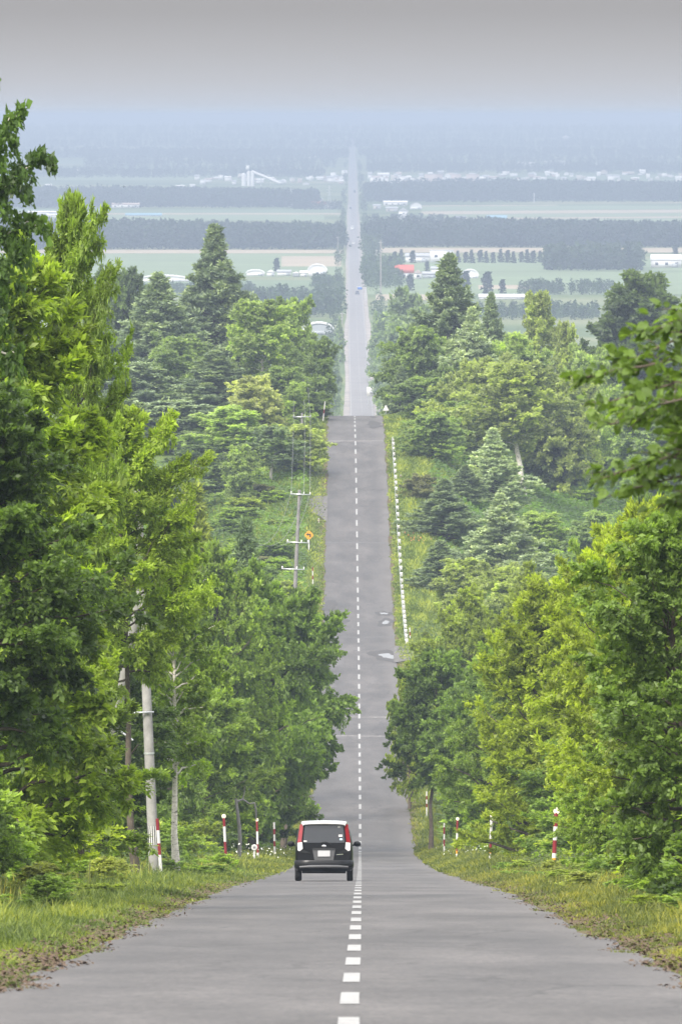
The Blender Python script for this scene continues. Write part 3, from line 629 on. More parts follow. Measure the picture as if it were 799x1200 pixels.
# --- hazy trees past the crest, beside the road
for i, (px, yt, w, D, h) in enumerate([(472, 338, 66, 2050, 0), (492, 362, 72, 1850, 0), (455, 380, 30, 2200, 0), (492, 350, 60, 1900, 1), (440, 365, 24, 2700, 1), (508, 384, 60, 1700, 0), (398, 372, 16, 2900, 1), (390, 402, 26, 2300, 0), (468, 410, 40, 1500, 0), (480, 400, 40, 2300, 0), (454, 366, 44, 2560, 0), (476, 348, 70, 2380, 0), (500, 358, 76, 2450, 0), (451, 398, 20, 2420, 0), (466, 376, 44, 2480, 0)]):
    lab = ['tall pale hazy tree mass right of the far road', 'hazy tree below the tall pale one right of the far road', 'bluish roadside tree where the far road comes out of the dip', 'hazy conifer behind the tall pale tree mass', 'slim bluish conifer at the right of the far road', 'hazy tree left of the tall dark larch on the crest', 'dark bluish conifer at the left edge of the far road', 'bluish tree at the left roadside beyond the crest', 'hazy green tree just beyond the crest on the right', 'bluish tree mostly behind the dark rounded crest tree', 'pale blue tree in the hazy clump nearest to the far road', 'tallest crown in the hazy clump right of the far road', 'hazy crown half behind the tall pointed crest larch', 'slim hazy tree beside the white road sign', 'hazy tree in the middle of the clump right of the far road'][i]
    tree('tree_hazy', h, px, yt, w, D, BG, lab)

# ------------------------------------------------------------------ grass, weeds, litter (uncountable)
def blades(name, D, x, h, w, col, mats=GRASS, spread=.5, seed=1, tilt=.45):
    rg = np.random.default_rng(seed); n = len(D); X = cxr(D) + x; Z = zground(X, D) - .02
    a = rg.random(n) * 6.28; b = np.stack([X, D, Z], 1); sd = np.stack([np.cos(a), np.sin(a), np.zeros(n)], 1) * (w / 2)[:, None]
    ln = rg.normal(0, tilt, (n, 2)); tip = b + np.stack([ln[:, 0] * h, ln[:, 1] * h, h], 1); mid = b + np.stack([ln[:, 0] * h * .35, ln[:, 1] * h * .35, h * .6], 1)
    v = np.stack([b - sd, b + sd, mid + sd * .8, tip, mid - sd * .8], 1); k = np.arange(n)[:, None] * 5
    tn = np.clip(rg.normal(.45, .25, n) + .16 * np.sin(D * .35 + x * 1.7) + .18 * np.sin(D * .11 - x * 2.6 + 1) + .1 * np.sin(D * 1.3 + x), 0, 1)
    g = Geo(); V = v.reshape(-1, 3); g.add(V, k + np.array([0, 1, 2, 4])[None], 0, tn); g.add(np.zeros((0, 3)), (k + np.array([4, 2, 3])[None]) - len(V), 0, tn)
    o = g.obj(name, mats, None, False, True, col); tag(o, kind='stuff'); return o
def sample(n, d0, d1, x0, x1, seed, edge=.35, pw=2.0):
    rg = np.random.default_rng(seed); u = rg.random(n); D = 1 / (1 / d0 ** pw + u * (1 / d1 ** pw - 1 / d0 ** pw)) ** (1 / pw)
    # ragged inner edge
    e = .35 * np.sin(D * .55) + .25 * np.sin(D * 1.37 + 1) + .2 * np.sin(D * 3.1)
    x = x0 + (x1 - x0) * rg.random(n) ** 1.15; x = x + np.sign(x0) * edge * (e + .2) * (1 - np.abs(x - x0) / abs(x1 - x0))
    return D, x, rg
for side, x0, x1, nm in ((-1, -2.95, -9, 'left'), (1, 3.1, 7.5, 'right')):
    D, x, rg = sample(150000, 66, 330, x0, x1, 3 + side, pw=1.3)
    sc = .75 + D / 260; hh = (.05 + .13 * sst(.1, 2.6, np.abs(x - x0)) + .2 * sst(2.6, 5, np.abs(x - x0))) * rg.uniform(.5, 1.4, len(D)) * (.85 + .3 * sc * .5) * (.45 + 1.1 * np.clip(.5 + .35 * np.sin(D * .8 + 2 * np.sin(x * 1.9)) + .3 * np.sin(D * .27 + x * 2.3) + .25 * np.sin(D * 2.1 - x * 3), 0, 1.2))
    blades('verge_grass', D, x, hh, .012 * sc * rg.uniform(.7, 1.5, len(D)), (.115, .142, .036) if side > 0 else (.096, .138, .033), seed=10 + side)
    D, x, rg = sample(45000, 330, 720, x0 * 1.02, x1 * .9, 13 + side, pw=.5)
    blades('verge_grass', D, x, (.12 + .3 * sst(.2, 2.6, np.abs(x - x0))) * rg.uniform(.5, 1.5, len(D)), .05 * rg.uniform(.7, 1.5, len(D)), (.11, .145, .03), seed=20 + side)
    D, x, rg = sample(60000, 720, 1015, x0 * 1.05, x1 * (1.9 if side < 0 else 1.5), 23 + side, pw=.5)
    blades('verge_grass', D, x, (.15 + .45 * sst(.2, 4, np.abs(x - x0))) * rg.uniform(.5, 1.5, len(D)), .10 * rg.uniform(.7, 1.5, len(D)), (.125, .18, .038), seed=30 + side)
    # tall seeding weeds between grass and trees
    D, x, rg = sample(1500, 105, 330, x0 * 1.85, x1 * 1.05, 33 + side, pw=1.0)
    blades('tall_weeds', D, x, rg.uniform(.3, .7, len(D)), .02 + .02 * rg.random(len(D)), (.15, .17, .05), seed=40 + side, tilt=.14)
# broad-leaved ground cover
def cover(name, n, d0, d1, x0, x1, size, h, col, seed):
    rg = np.random.default_rng(seed); D = rg.uniform(d0, d1, n); x = rg.uniform(x0, x1, n); X = cxr(D) + x
    hh = h * (.45 + .55 * np.abs(np.sin(D * .31 + np.sin(x * .7) * 2) * np.sin(x * .53 + D * .12)))
    pos = np.stack([X, D, zground(X, D) + hh * rg.random(n) ** .6], 1); sz = size * rg.uniform(.6, 1.3, n)
    g = Geo(); leaves(g, pos, np.stack([*rg.normal(0, 1, (2, n)), rg.normal(.1, .3, n)], 1), np.stack([*rg.normal(0, .45, (2, n)), np.ones(n)], 1), sz, sz * .62, np.clip(.5 + rg.normal(0, .15, n) + .25 * np.sin(D * .13 + x * .4), 0, 1))
    tag(g.obj(name, LEAF, None, False, True, col), kind='stuff')
cover('ground_cover', 42000, 760, 915, -24, -5.0, .42, 1.0, (.10, .165, .042), 1)
cover('ground_cover', 60000, 790, 1010, 8, 40, .5, 1.2, (.09, .155, .042), 2)
cover('ground_cover', 40000, 120, 480, -14, -6.2, .16, .8, (.065, .105, .028), 3)
cover('ground_cover', 40000, 110, 480, 6.0, 12, .16, .8, (.085, .115, .028), 4)
cover('ground_cover', 24000, 480, 760, -10, -4.6, .3, .7, (.085, .14, .035), 5)
cover('ground_cover', 24000, 480, 760, 4.8, 12, .3, .7, (.085, .13, .035), 6)
LITTER = mat('dead_leaf', (.075, .05, .033), .9, var=.4, scale=3)
def litter():
    g = Geo()
    for side, x0 in ((-1, -2.85), (1, 3.0)):
        D, x, rg = sample(5600, 68, 240, x0, x0 + side * .9, 55 + side, pw=1.6, edge=.5); n = len(D)
        X = cxr(D) + x; z = np.maximum(zroad(D), zground(X, D)) + .012 + .03 * rg.random(n)
        sz = rg.uniform(.03, .08, n); leaves(g, np.stack([X, D, z], 1), np.stack([*rg.normal(0, 1, (2, n)), rg.normal(0, .25, n)], 1), np.stack([*rg.normal(0, .5, (2, n)), np.ones(n)], 1), sz, sz * .5, np.full(n, .5))
    tag(g.obj('leaf_litter', LITTER), kind='stuff')
litter()
def flowers(name, n, px, D, spread, h, col, size):
    rg = np.random.default_rng(int(px)); x = X_of(px, D) + rg.normal(0, spread, n); d = D + rg.normal(0, spread * 3, n)
    p = np.stack([x, d, zground(x, d) + h * rg.uniform(.6, 1.1, n)], 1); g = Geo()
    leaves(g, p, rg.normal(0, 1, (n, 3)), np.stack([*rg.normal(0, .5, (2, n)), np.ones(n)], 1), size * rg.uniform(.6, 1.3, n), size * np.ones(n) * .7, np.full(n, .5)); tag(g.obj(name, mat(name + '_petal', col, .7)), kind='stuff')
flowers('white_blossom', 70, 312, 335, .75, 1.0, (.62, .62, .52), .09)
flowers('white_blossom', 60, 548, 400, .9, .9, (.6, .62, .5), .09)
flowers('orange_blossom', 26, 487, 845, .8, .7, (.5, .17, .06), .16)
flowers('orange_blossom', 18, 306, 812, .5, .8, (.5, .17, .06), .18)

# ------------------------------------------------------------------ car
CARB = mat('black_car_paint', (.004, .004, .0045), .3, var=.1, coat=.0, spec=.3); GLASSD = mat('privacy_glass', (.018, .02, .023), .06, var=.05, spec=.8)
def tl_mat(name, c):
    return mat(name, c, .15, var=.08, coat=.8)
TAILR = tl_mat('tail_light_red', (.22, .008, .013)); TAILW = tl_mat('clear_lens', (.72, .70, .70)); CWHITE = mat('white_car_paint', (.55, .55, .55), .25, var=.03, coat=.6)
TRIM = mat('satin_grey_trim', (.075, .075, .078), .45, var=.1); RUB = mat('tyre_rubber', (.012, .012, .012), .85); ALLOY = mat('alloy_rim', (.45, .45, .46), .35, .8); PLATE = mat('plate_white', (.42, .42, .43), .4, var=.03)
CHROME = mat('chrome', (.7, .7, .71), .15, 1.0, var=.02); HEADL = tl_mat('headlamp_lens', (.6, .62, .64)); TRIMD = mat('matte_black_plastic', (.012, .012, .012), .6)
def car():
    D = 250.0; x = X_of(379.5, D); zb = float(zroad(D)); sl = math.atan(float(zroad(D + 2) - zroad(D)) / 2)
    t = thing('parked_car' if False else 'car', (x, D, zb), 'small boxy black car with white roof and tall red tail lights driving away', 'car'); t.rotation_euler = (sl, 0, 0)
    # stations from rear (y=0) to nose (y=3.7): (y, zbot, zbelt, ztop, half width low, half width belt, half width top)
    St = [(0.00, .42, .98, 1.58, .74, .775, .63), (.05, .34, .99, 1.655, .79, .815, .655), (.16, .27, 1.0, 1.69, .825, .832, .668), (.6, .24, 1.0, 1.70, .835, .835, .672), (1.6, .24, .99, 1.715, .835, .835, .675), (2.35, .24, .98, 1.68, .835, .835, .665), (2.75, .24, .97, 1.44, .835, .83, .63), (3.0, .24, .97, 1.12, .83, .82, .70), (3.1, .25, .95, 1.01, .825, .80, .72), (3.5, .28, .86, .93, .79, .76, .70), (3.68, .36, .70, .76, .70, .68, .6)]
    def ring(s):
        y, zb_, zm, zt, a, b, c = s
        half = [(a * .86, zb_), (a, zb_ + .10), (a * 1.005, (zb_ + zm) / 2), (b, zm), ((b + c) / 2 + .012, (zm + zt) / 2 + .02), (c, zt - .07), (c - .06, zt - .015), (c * .5, zt)]
        pts = half + [(-q, w) for q, w in half[::-1]]
        return [(q, y, w) for q, w in pts]
    g = Geo(); rs_ = [ring(s) for s in St]; k = len(rs_[0]); V = np.array(rs_).reshape(-1, 3)
    f = [(i * k + j, i * k + (j + 1) % k, (i + 1) * k + (j + 1) % k, (i + 1) * k + j) for i in range(len(St) - 1) for j in range(k)]
    g.add(V, f); g.ngon(np.array(rs_[0])[::-1]); g.ngon(np.array(rs_[-1]))
    b = g.obj('body', CARB, t, True)
    m = b.modifiers.new('s', 'SUBSURF'); m.levels = m.render_levels = 2
    # white roof skin sits proud of the body
    g = Geo(); rows = [(-.10, 1.662, .60), (-.08, 1.705, .62), (.1, 1.725, .655), (.6, 1.737, .665), (1.6, 1.745, .67), (2.25, 1.715, .655), (2.42, 1.675, .63)]
    xs = np.array([-1, -.96, -.6, 0, .6, .96, 1]); dz = np.array([-.055, -.018, 0, .006, 0, -.018, -.055])
    top = np.array([[(w * q, y, z + d) for q, d in zip(xs, dz)] for y, z, w in rows]); bot = top - np.array([0, 0, .045]); n = len(xs); M = len(rows)
    V = np.concatenate([top.reshape(-1, 3), bot.reshape(-1, 3)]); o = M * n
    f = [(i * n + j, i * n + j + 1, (i + 1) * n + j + 1, (i + 1) * n + j) for i in range(M - 1) for j in range(n - 1)]
    f += [(o + a, o + d, o + c, o + b_) for a, b_, c, d in f[:]]
    f += [(j + 1, j, o + j, o + j + 1) for j in range(n - 1)] + [((M - 1) * n + j, (M - 1) * n + j + 1, o + (M - 1) * n + j + 1, o + (M - 1) * n + j) for j in range(n - 1)]
    f += [(i * n, (i + 1) * n, o + (i + 1) * n, o + i * n) for i in range(M - 1)] + [((i + 1) * n + n - 1, i * n + n - 1, o + i * n + n - 1, o + (i + 1) * n + n - 1) for i in range(M - 1)]
    g.add(V, f); g.obj('roof', CWHITE, t, True)
    def plate_poly(name, pts, m, th=.02, parent=t, y0=-.03, lab=None):     # polygon (x,z[,y]) extruded towards the rear
        pts = [(p[0], (p[2] if len(p) > 2 else y0), p[1]) for p in pts]; n = len(pts); A = np.array(pts); B = A + np.array([0, th, 0]); g = Geo()
        g.ngon(A); g.ngon(B[::-1])
        for i in range(n): g.add([A[i], B[i], B[(i + 1) % n], A[(i + 1) % n]], [(0, 1, 2, 3)])
        o = g.obj(name, m, parent)
        if lab: o['label'] = lab
        return o
    W = plate_poly('rear_window', [(-.60, 1.10, -.035), (.60, 1.10, -.035), (.575, 1.35, -.02), (.545, 1.60, .0), (-.545, 1.60, .0), (-.575, 1.35, -.02)], GLASSD, .05)
    plate_poly('sticker', [(.40, 1.535, -.022), (.47, 1.535, -.022), (.47, 1.585, -.018), (.40, 1.585, -.018)], WHITE, .004, W)
    plate_poly('sticker', [(.42, 1.27, -.05), (.53, 1.27, -.05), (.53, 1.335, -.045), (.42, 1.335, -.045)], WHITE, .004, W)
    plate_poly('sticker', [(.45, 1.175, -.052), (.53, 1.175, -.052), (.53, 1.225, -.05), (.45, 1.225, -.05)], mat('pale_blue_sticker', (.45, .6, .7), .5), .004, W)
    plate_poly('sticker', [(-.585, 1.125, -.055), (-.49, 1.125, -.055), (-.49, 1.165, -.055), (-.585, 1.165, -.055)], WHITE, .004, W)
    g = Geo(); g.tube([(-.10, -.062, 1.10), (.05, -.066, 1.13), (.16, -.064, 1.09), (.20, -.06, 1.05)], [.012, .014, .014, .02], 6); g.obj('wiper', TRIMD, t)
    for s in (-1, 1):
        L = plate_poly('tail_light', [(s * .645, 1.12, -.06), (s * .765, 1.10, -.02), (s * .69, 1.63, .0), (s * .588, 1.63, -.03)][::s], TAILR, .10)
        plate_poly('reversing_lens', [(s * .61, .93, -.055), (s * .70, .86, -.02), (s * .755, .885, -.01), (s * .76, 1.10, -.02), (s * .628, 1.115, -.06)][::s], TAILW, .08, L)
        plate_poly('lamp_surround', [(s * .36, .79, -.045), (s * .63, .925, -.04), (s * .70, .845, .0), (s * .60, .80, -.02)][::s], TRIMD, .05)
        plate_poly('rear_reflector', [(s * .60, .335, -.05), (s * .78, .35, .0), (s * .77, .40, .0), (s * .60, .385, -.05)][::s], TAILR, .05)
    plate_poly('tailgate_recess', [(-.26, .54, -.05), (.26, .54, -.05), (.33, .92, -.05), (-.33, .92, -.05)], TRIM, .05)
    plate_poly('handle_trim', [(-.33, .90, -.075), (.33, .90, -.075), (.32, .945, -.07), (-.32, .945, -.07)], TRIMD, .05)
    plate_poly('number_plate', [(-.175, .705, -.078), (.175, .705, -.078), (.175, .875, -.078), (-.175, .875, -.078)], PLATE, .02)
    g = Geo(); g.lathe([(.0, 0), (.045, 0), (.05, .012), (0, .018)], 16); e = g.obj('emblem', CHROME, t, True); e.rotation_euler = (PI / 2, 0, 0); e.location = (0, -.045, 1.005); e.scale = (1.35, .7, 1)
    # bumper wraps round the corners
    g = Geo(); path = [(-.835, .5, 0), (-.83, .12, 0), (-.76, -.06, 0), (-.4, -.105, 0), (0, -.115, 0), (.4, -.105, 0), (.76, -.06, 0), (.83, .12, 0), (.835, .5, 0)]
    prof = [(.0, .60), (-.02, .57), (-.025, .44), (-.01, .37), (.05, .29)]
    P_ = np.array(path); nrm = np.array([(-1, 0), (-1, -.25), (-.7, -.75), (-.1, -1), (0, -1), (.1, -1), (.7, -.75), (1, -.25), (1, 0)]); nrm = nrm / np.linalg.norm(nrm, axis=1)[:, None]
    V = np.array([[(p[0] - n_[0] * d, p[1] - n_[1] * d, z) for d, z in prof] for p, n_ in zip(P_, nrm)]); n = len(prof)
    f = [(i * n + j, i * n + j + 1, (i + 1) * n + j + 1, (i + 1) * n + j) for i in range(len(path) - 1) for j in range(n - 1)]
    g.add(V.reshape(-1, 3), f); bm = g.obj('rear_bumper', CARB, t, True)
    g = Geo(); g.tube([(-.70, -.09, .40), (-.4, -.14, .415), (0, -.15, .42), (.4, -.14, .415), (.70, -.09, .40)], [.03, .045, .045, .045, .03], 8); g.obj('bumper_trim', TRIM, bm, True)
    plate_poly('silver_strip', [(.36, .745, -.06), (.55, .76, -.05), (.55, .785, -.05), (.36, .77, -.06)], CHROME, .02)
    g = Geo(); g.box((0, .35, .29), (1.25, .6, .14), 0); g.obj('underbody', TRIMD, t)
    for s in (-1, 1):
        for y in (.52, 3.0):
            g = Geo(); g.lathe([(.17, -.085), (.27, -.09), (.295, -.06), (.30, 0), (.295, .06), (.27, .09), (.17, .085)], 24); w = g.obj('wheel', RUB, t, True); w.rotation_euler = (0, PI / 2, 0); w.location = (s * .745, y, .30)
            g = Geo(); g.lathe([(0, .05), (.05, .06), (.16, .055), (.175, .075), (.175, -.075), (.16, -.055), (0, -.05)], 16); r = g.obj('rim', ALLOY, w, True)
        g = Geo(); g.tube([(s * .80, 2.35, 1.02), (s * .90, 2.33, 1.05)], [.025, .03], 6); mir = g.obj('mirror', TRIMD, t, True)
        g = Geo(); g.lathe([(0, -.06), (.06, -.055), (.085, -.02), (.085, .03), (.05, .07), (0, .08)], 14); h = g.obj('mirror_housing', CARB, mir, True); h.rotation_euler = (PI / 2, 0, 0); h.location = (s * .96, 2.33, 1.07); h.scale = (1.25, .95, 1)
        # side glass and door line, headlamps
        g = Geo(); q = [(s * .838, .5, 1.04), (s * .838, 2.35, 1.03), (s * .712, 2.25, 1.60), (s * .712, .45, 1.60)]
        g.add(q, [(0, 1, 2, 3)][::1]); g.obj('side_window', GLASSD, t)
        g = Geo(); g.lathe([(0, -.03), (.10, -.02), (.11, .02), (0, .05)], 12); hl = g.obj('headlight', HEADL, t, True); hl.location = (s * .62, 3.6, .68); hl.rotation_euler = (-PI / 2, 0, 0)
    g = Geo(); g.add([(-.70, 2.62, 1.52), (.70, 2.62, 1.52), (.76, 3.03, 1.06), (-.76, 3.03, 1.06)], [(0, 1, 2, 3)]); g.obj('windscreen', GLASSD, t)
    plate_poly('exhaust_guard', [(-.78, .33, -.03), (-.60, .33, -.06), (-.60, .39, -.06), (-.78, .40, -.03)], TRIM, .04)
car()

# ------------------------------------------------------------------ snow poles
def snow_pole(px, D, ytop, ybase, bands, label, group, disc=True, lean=0.0, r=.055):
    r *= .74
    x, _, zg = P(px, D); zt = Z_of(ytop, D); zb = zg if ybase is None else min(zg, Z_of(ybase, D)); H = zt - zg
    t = thing('snow_pole', (x, D, zg - .03), label, 'snow pole', group); t.rotation_euler = (0, lean, 0)
    g = Geo(); prof = []; ms = []; z = H
    tot = sum(b[1] for b in bands); zs = [H - H * sum(b[1] for b in bands[:i]) / tot for i in range(len(bands) + 1)]
    pr = [(0, H), (r, H)] ; m_ = [bands[0][0]]
    for (m, _), z in zip(bands, zs[1:]): pr.append((r, z)); m_.append(m)
    pr[-1] = (r, -.1)
    g.lathe(pr[::-1], 10, ms=m_[::-1]); g.obj('pole', [WHITE, REDP, YELP], t, True)
    if disc:
        g = Geo(); g.lathe([(0, -.02), (r * 1.5, -.02), (r * 1.6, 0), (r * 1.5, .02), (0, .02)], 14); o = g.obj('reflector', CREAM, t); o.rotation_euler = (PI / 2, 0, 0); o.location = (0, -.03, H + r * .9)
LG_, RG_ = 'snow poles along the left verge', 'snow poles along the right verge'
B5 = [(1, 17), (0, 17), (1, 16), (0, 6), (2, 6), (0, 18)]
snow_pole(648, 250, 951, 1030, B5, 'tallest red and white banded pole, nearest in the right verge, with yellow band', RG_, True, .05, .082)
snow_pole(574, 350, 955, None, [(0, 6), (0, 13), (1, 9), (2, 3), (0, 14)], 'pole with white upper half and pale round top, second in the right verge', RG_, True, .03, .075)
snow_pole(535, 425, 960, None, [(1, 12), (0, 10), (1, 8), (2, 3), (0, 9)], 'red topped pole with small cap, third in the right verge', RG_, True, .02, .07)
snow_pole(520.5, 480, 964, None, [(0, 3), (1, 5), (0, 4), (1, 5), (0, 8)], 'short thin pole closest to the road edge in the right verge', RG_, False, 0, .065)
snow_pole(500, 552, 927, None, [(0, 6), (1, 5), (0, 6), (1, 5), (0, 14)], 'slim pale pole in front of the dark bank farthest down the right verge', RG_, False, 0, .06)
snow_pole(189, 246, 958, 1040, [(1, 16), (0, 18), (1, 16), (0, 6), (0, 26)], 'red topped pole standing beside the concrete pole in the left verge', LG_, False, -.07, .062)
snow_pole(265.5, 345, 957, None, [(1, 10), (0, 17), (1, 14), (0, 20)], 'pole with pale round top, second in the left verge', LG_, True, -.05, .075)
snow_pole(302.5, 415, 961, None, [(1, 10), (0, 12), (1, 8), (0, 10)], 'pole with pale round top beside white flowers in the left verge', LG_, True, -.03, .07)
snow_pole(322, 448, 963, None, [(0, 6), (1, 5), (0, 6), (1, 5), (0, 12)], 'flat topped pole left of the car', LG_, False, -.02, .075)
snow_pole(350, 556, 925, None, [(0, 7), (1, 4), (0, 8), (1, 4), (0, 14)], 'thin pale pole of the close pair beyond the car, right one', LG_, False, 0, .06)
snow_pole(346, 552, 926, None, [(1, 7), (0, 7), (1, 8), (0, 12)], 'thin reddish pole of the close pair beyond the car, left one', LG_, False, 0, .05)
snow_pole(373.5, 862, 607, None, [(0, 8), (1, 5), (0, 7), (1, 5), (0, 10)], 'white pole near the yellow warning sign', LG_, False, 0, .07)
snow_pole(366.5, 808, 664, None, [(1, 6), (0, 7), (1, 6), (0, 8)], 'pale pole in the left verge below the yellow warning sign', LG_, False, 0, .07)
snow_pole(378.5, 985, 470, None, [(0, 8), (1, 4), (0, 8)], 'white pole by the bush at the left of the crest', LG_, False, .1, .07)
snow_pole(469.5, 905, 556, None, [(0, 6), (1, 5), (0, 8)], 'pale pole behind the upper guard posts', RG_, False, -.06, .06)
snow_pole(478.5, 835, 660, None, [(1, 6), (2, 4), (0, 8)], 'orange-tinted pole behind the middle guard posts', RG_, False, -.06, .06)
snow_pole(480.5, 742, 735, None, [(0, 6), (1, 5), (0, 8)], 'pale pole behind the lowest guard posts', RG_, False, -.03, .06)

# ------------------------------------------------------------------ guard fence with white posts and cables
def guard():
    d0 = 738; n = 36; x0 = 4.1
    t = thing('guard_fence', (float(cxr(d0)) + x0, d0, float(zground(cxr(d0) + x0, d0))), 'long cable guard fence of white posts along the right road edge', 'guard fence'); o0 = np.array(t.location)
    gp = Geo(); gp.lathe([(.13, -.2), (.13, .40), (.10, .44), (0, .45)], 12); mp = gp.mesh('post', WHITE, True)
    gb = Geo(); gb.box((0, 0, 0), (.05, .2, .24)); mb = gb.mesh('bracket', STEEL)
    pts = []
    for i in range(n):
        d = d0 + 5.9 * i; p = np.array([float(cxr(d)) + x0, d, float(zground(cxr(d) + x0, d)) + .02]) - o0; pts.append(p)
        o = link('post', mp, t); o.location = p; b = link('bracket', mb, o); b.location = (-.12, 0, .28)
    for h in (.2, .29, .38):
        g = Geo(); g.tube(np.array(pts) + np.array([-.15, 0, h]), .018, 5); g.obj('cable', STEEL, t)
guard()

# ------------------------------------------------------------------ utility poles and wires
def wires(a, b, m, r, sag, label, cat='wire', group=None, name='power_cable'):
    s = np.linspace(0, 1, 22)[:, None]; a, b = np.array(a), np.array(b); p = a + (b - a) * s - np.array([0, 0, 1]) * (sag * 4 * s * (1 - s)); g = Geo(); g.tube(p, r, 5); tag(g.obj(name, m), label, cat, group)
def upole(px, D, ytop, arms, label, r0=.17, r1=.11, lean=0.0, arm_w=1.9, zsink=.6):
    x, _, zg = P(px, D); H = Z_of(ytop, D) - zg
    t = thing('utility_pole', (x, D, zg), label, 'utility pole'); t.rotation_euler = (0, lean, 0); tops = []
    g = Geo(); s = np.linspace(0, 1, 6); g.tube(np.stack([s * 0, s * 0, -zsink + s * (H + zsink)], 1), r0 + (r1 - r0) * s, 14, cap=True); g.obj('pole', CONCD, t, True)
    for ya, off, w in arms:
        z = Z_of(ya, D) - zg; a = None
        g = Geo(); g.box((off, -.16, z), (w, .09, .09)); a = g.obj('crossarm', STEEL, t)
        for q in (-.46, .16, .46):
            g = Geo(); g.lathe([(.02, 0), (.05, .05), (.035, .09), (.055, .13), (.03, .19), (0, .2)], 8, c=(off + q * w, -.16, z + .045)); g.obj('insulator', CERAM, a, True); tops.append((x + off + q * w + lean * z, D - .16, zg + z + .24))
    return tops
t1 = upole(343, 742, 574, [(579, .1, 1.75), (635.5, .05, 1.9), (667, -.25, 2.0)], 'grey utility pole with three crossarms left of the far road', .2, .13, .045)
t2 = upole(354, 930, 484, [(488.5, 0, 1.95)], 'utility pole with one crossarm rising from bushes above the side track')
t3 = upole(352.5, 1000, 441, [(443.5, 0, 1.65)], 'left one of the twin utility poles on the crest', .13, .1)
t4 = upole(357.5, 1012, 443, [], 'bare right one of the twin poles on the crest', .13, .1)
names = ['left', 'middle', 'right']
for i in range(3):
    wires(t1[i], t2[i], WIREM, .016, 1.1, '%s one of three wires rising to the pole in the bushes' % names[i], group='wires above the weedy slope'); wires(t2[i], t3[i], WIREM, .016, .5, '%s one of three short wires up to the twin poles' % names[i], group='wires near the crest')
    wires(t1[i], (X_of(300, 420) + i * .5, 420, Z_of(640, 420)), WIREM, .012, 1.2, '%s wire running down from the three-armed pole into the trees' % names[i], group='wires into the left trees')
def near_pole():
    D = 252.0; x, _, zg = P(181, D); H = 11.5; t = thing('utility_pole', (x, D, zg), 'pale concrete pole rising through leaves on the left with a striped plate', 'utility pole'); t.rotation_euler = (0, -.042, 0)
    g = Geo(); s = np.linspace(0, 1, 6); g.tube(np.stack([s * 0, s * 0, -.5 + s * (H + .5)], 1), 0.158 - .045 * s, 18, cap=True); g.obj('pole', CONC, t, True)
    z = Z_of(834, D) - zg; g = Geo(); g.box((-.28, -.2, z), (.95, .05, .05)); g.obj('bracket', STEEL, t)
    g = Geo(); g.tube([(-.9, -.15, z - .45), (-.45, -.15, z - .8)], .03, 6); g.obj('stay_arm', STEEL, t)
    zp = Z_of(979, D) - zg; g = Geo(); 
    for k in range(9):
        a0, a1 = [(-2.45 + 1.75 * (k + q) / 9) for q in (0, 1)]; rr = .165
        g.add([(rr * math.cos(a0), rr * math.sin(a0), zp - .28), (rr * math.cos(a1), rr * math.sin(a1), zp - .28), (rr * math.cos(a1), rr * math.sin(a1), zp + .28), (rr * math.cos(a0), rr * math.sin(a0), zp + .28)], [(0, 1, 2, 3)], k % 2)
    g.obj('striped_plate', [BLACKP, WHITE], t)
    g = Geo(); g.tube([(0, 0, z - 1.2 - .03), (0, 0, z - 1.2 + .03)], .158, 16); g.obj('band', STEEL, t)
    # strut pole
    xb, _, zs = P(96, D + 3); A = (xb, D + 3, zs - .4); B = (X_of(171, D + .5), D + .5, Z_of(668, D)); t2_ = thing('support_pole', (xb, D + 3, zs), 'leaning pale support pole propped against the concrete pole', 'support pole')
    A = np.array(A) - np.array(t2_.location); B = np.array(B) - np.array(t2_.location); s = np.linspace(0, 1, 5)[:, None]; g = Geo(); g.tube(A + (B - A) * s, .14, 12, cap=True); g.obj('pole', CONC, t2_, True)
    g = Geo(); g.tube(A + (B - A) * np.array([[.96], [.985]]), .18, 12, cap=True); g.obj('clamp', STEEL, t2_)
near_pole()
def dead_trunk():
    D = 375.0; x, _, zg = P(278.5, D); t = thing('dead_tree', (x, D, zg), 'bare grey trunk in the dark gap under the left trees', 'dead tree'); g = Geo(); s = np.linspace(0, 1, 6); H = Z_of(936, D) - zg
    g.tube(np.stack([.10 * np.sin(s * 4), s * 0, s * H], 1), .10 - .035 * s, 8); g.obj('trunk', CONCD, t, True)
    g = Geo(); e = H; g.tube([(0, 0, H * .96), (.22, 0, e - .02), (.5, 0, e - .22), (.72, 0, e - .18), (.78, .1, e - .5), (.80, .1, e - .95)], [.05, .04, .035, .04, .045, .03], 7); g.obj('branch', CONCD, t, True)
    g = Geo(); g.tube([(.22, 0, e - .02), (.3, 0, e + .3), (.28, 0, e + .55)], [.03, .02, .01], 5); g.obj('twig', CONCD, t, True)
dead_trunk()
def marker():
    D = 385.0; x, _, zg = P(298, D); t = thing('marker_post', (x, D, zg), 'small round white marker low in the left verge', 'marker post'); g = Geo(); g.lathe([(.05, -.1), (.05, .62), (0, .62)], 10); g.obj('post', WHITE, t, True)
    g = Geo(); g.lathe([(0, -.02), (.13, -.02), (.14, 0), (.13, .02), (0, .02)], 18); o = g.obj('plate', WHITE, t); o.rotation_euler = (PI / 2, 0, 0); o.location = (0, -.06, Z_of(993, D) - zg)
    g = Geo(); g.lathe([(0, -.021), (.06, -.021), (.06, .022), (0, .022)], 18); o2 = g.obj('plate_centre', mat('marker_grey', (.2, .2, .22), .5), o)
marker()
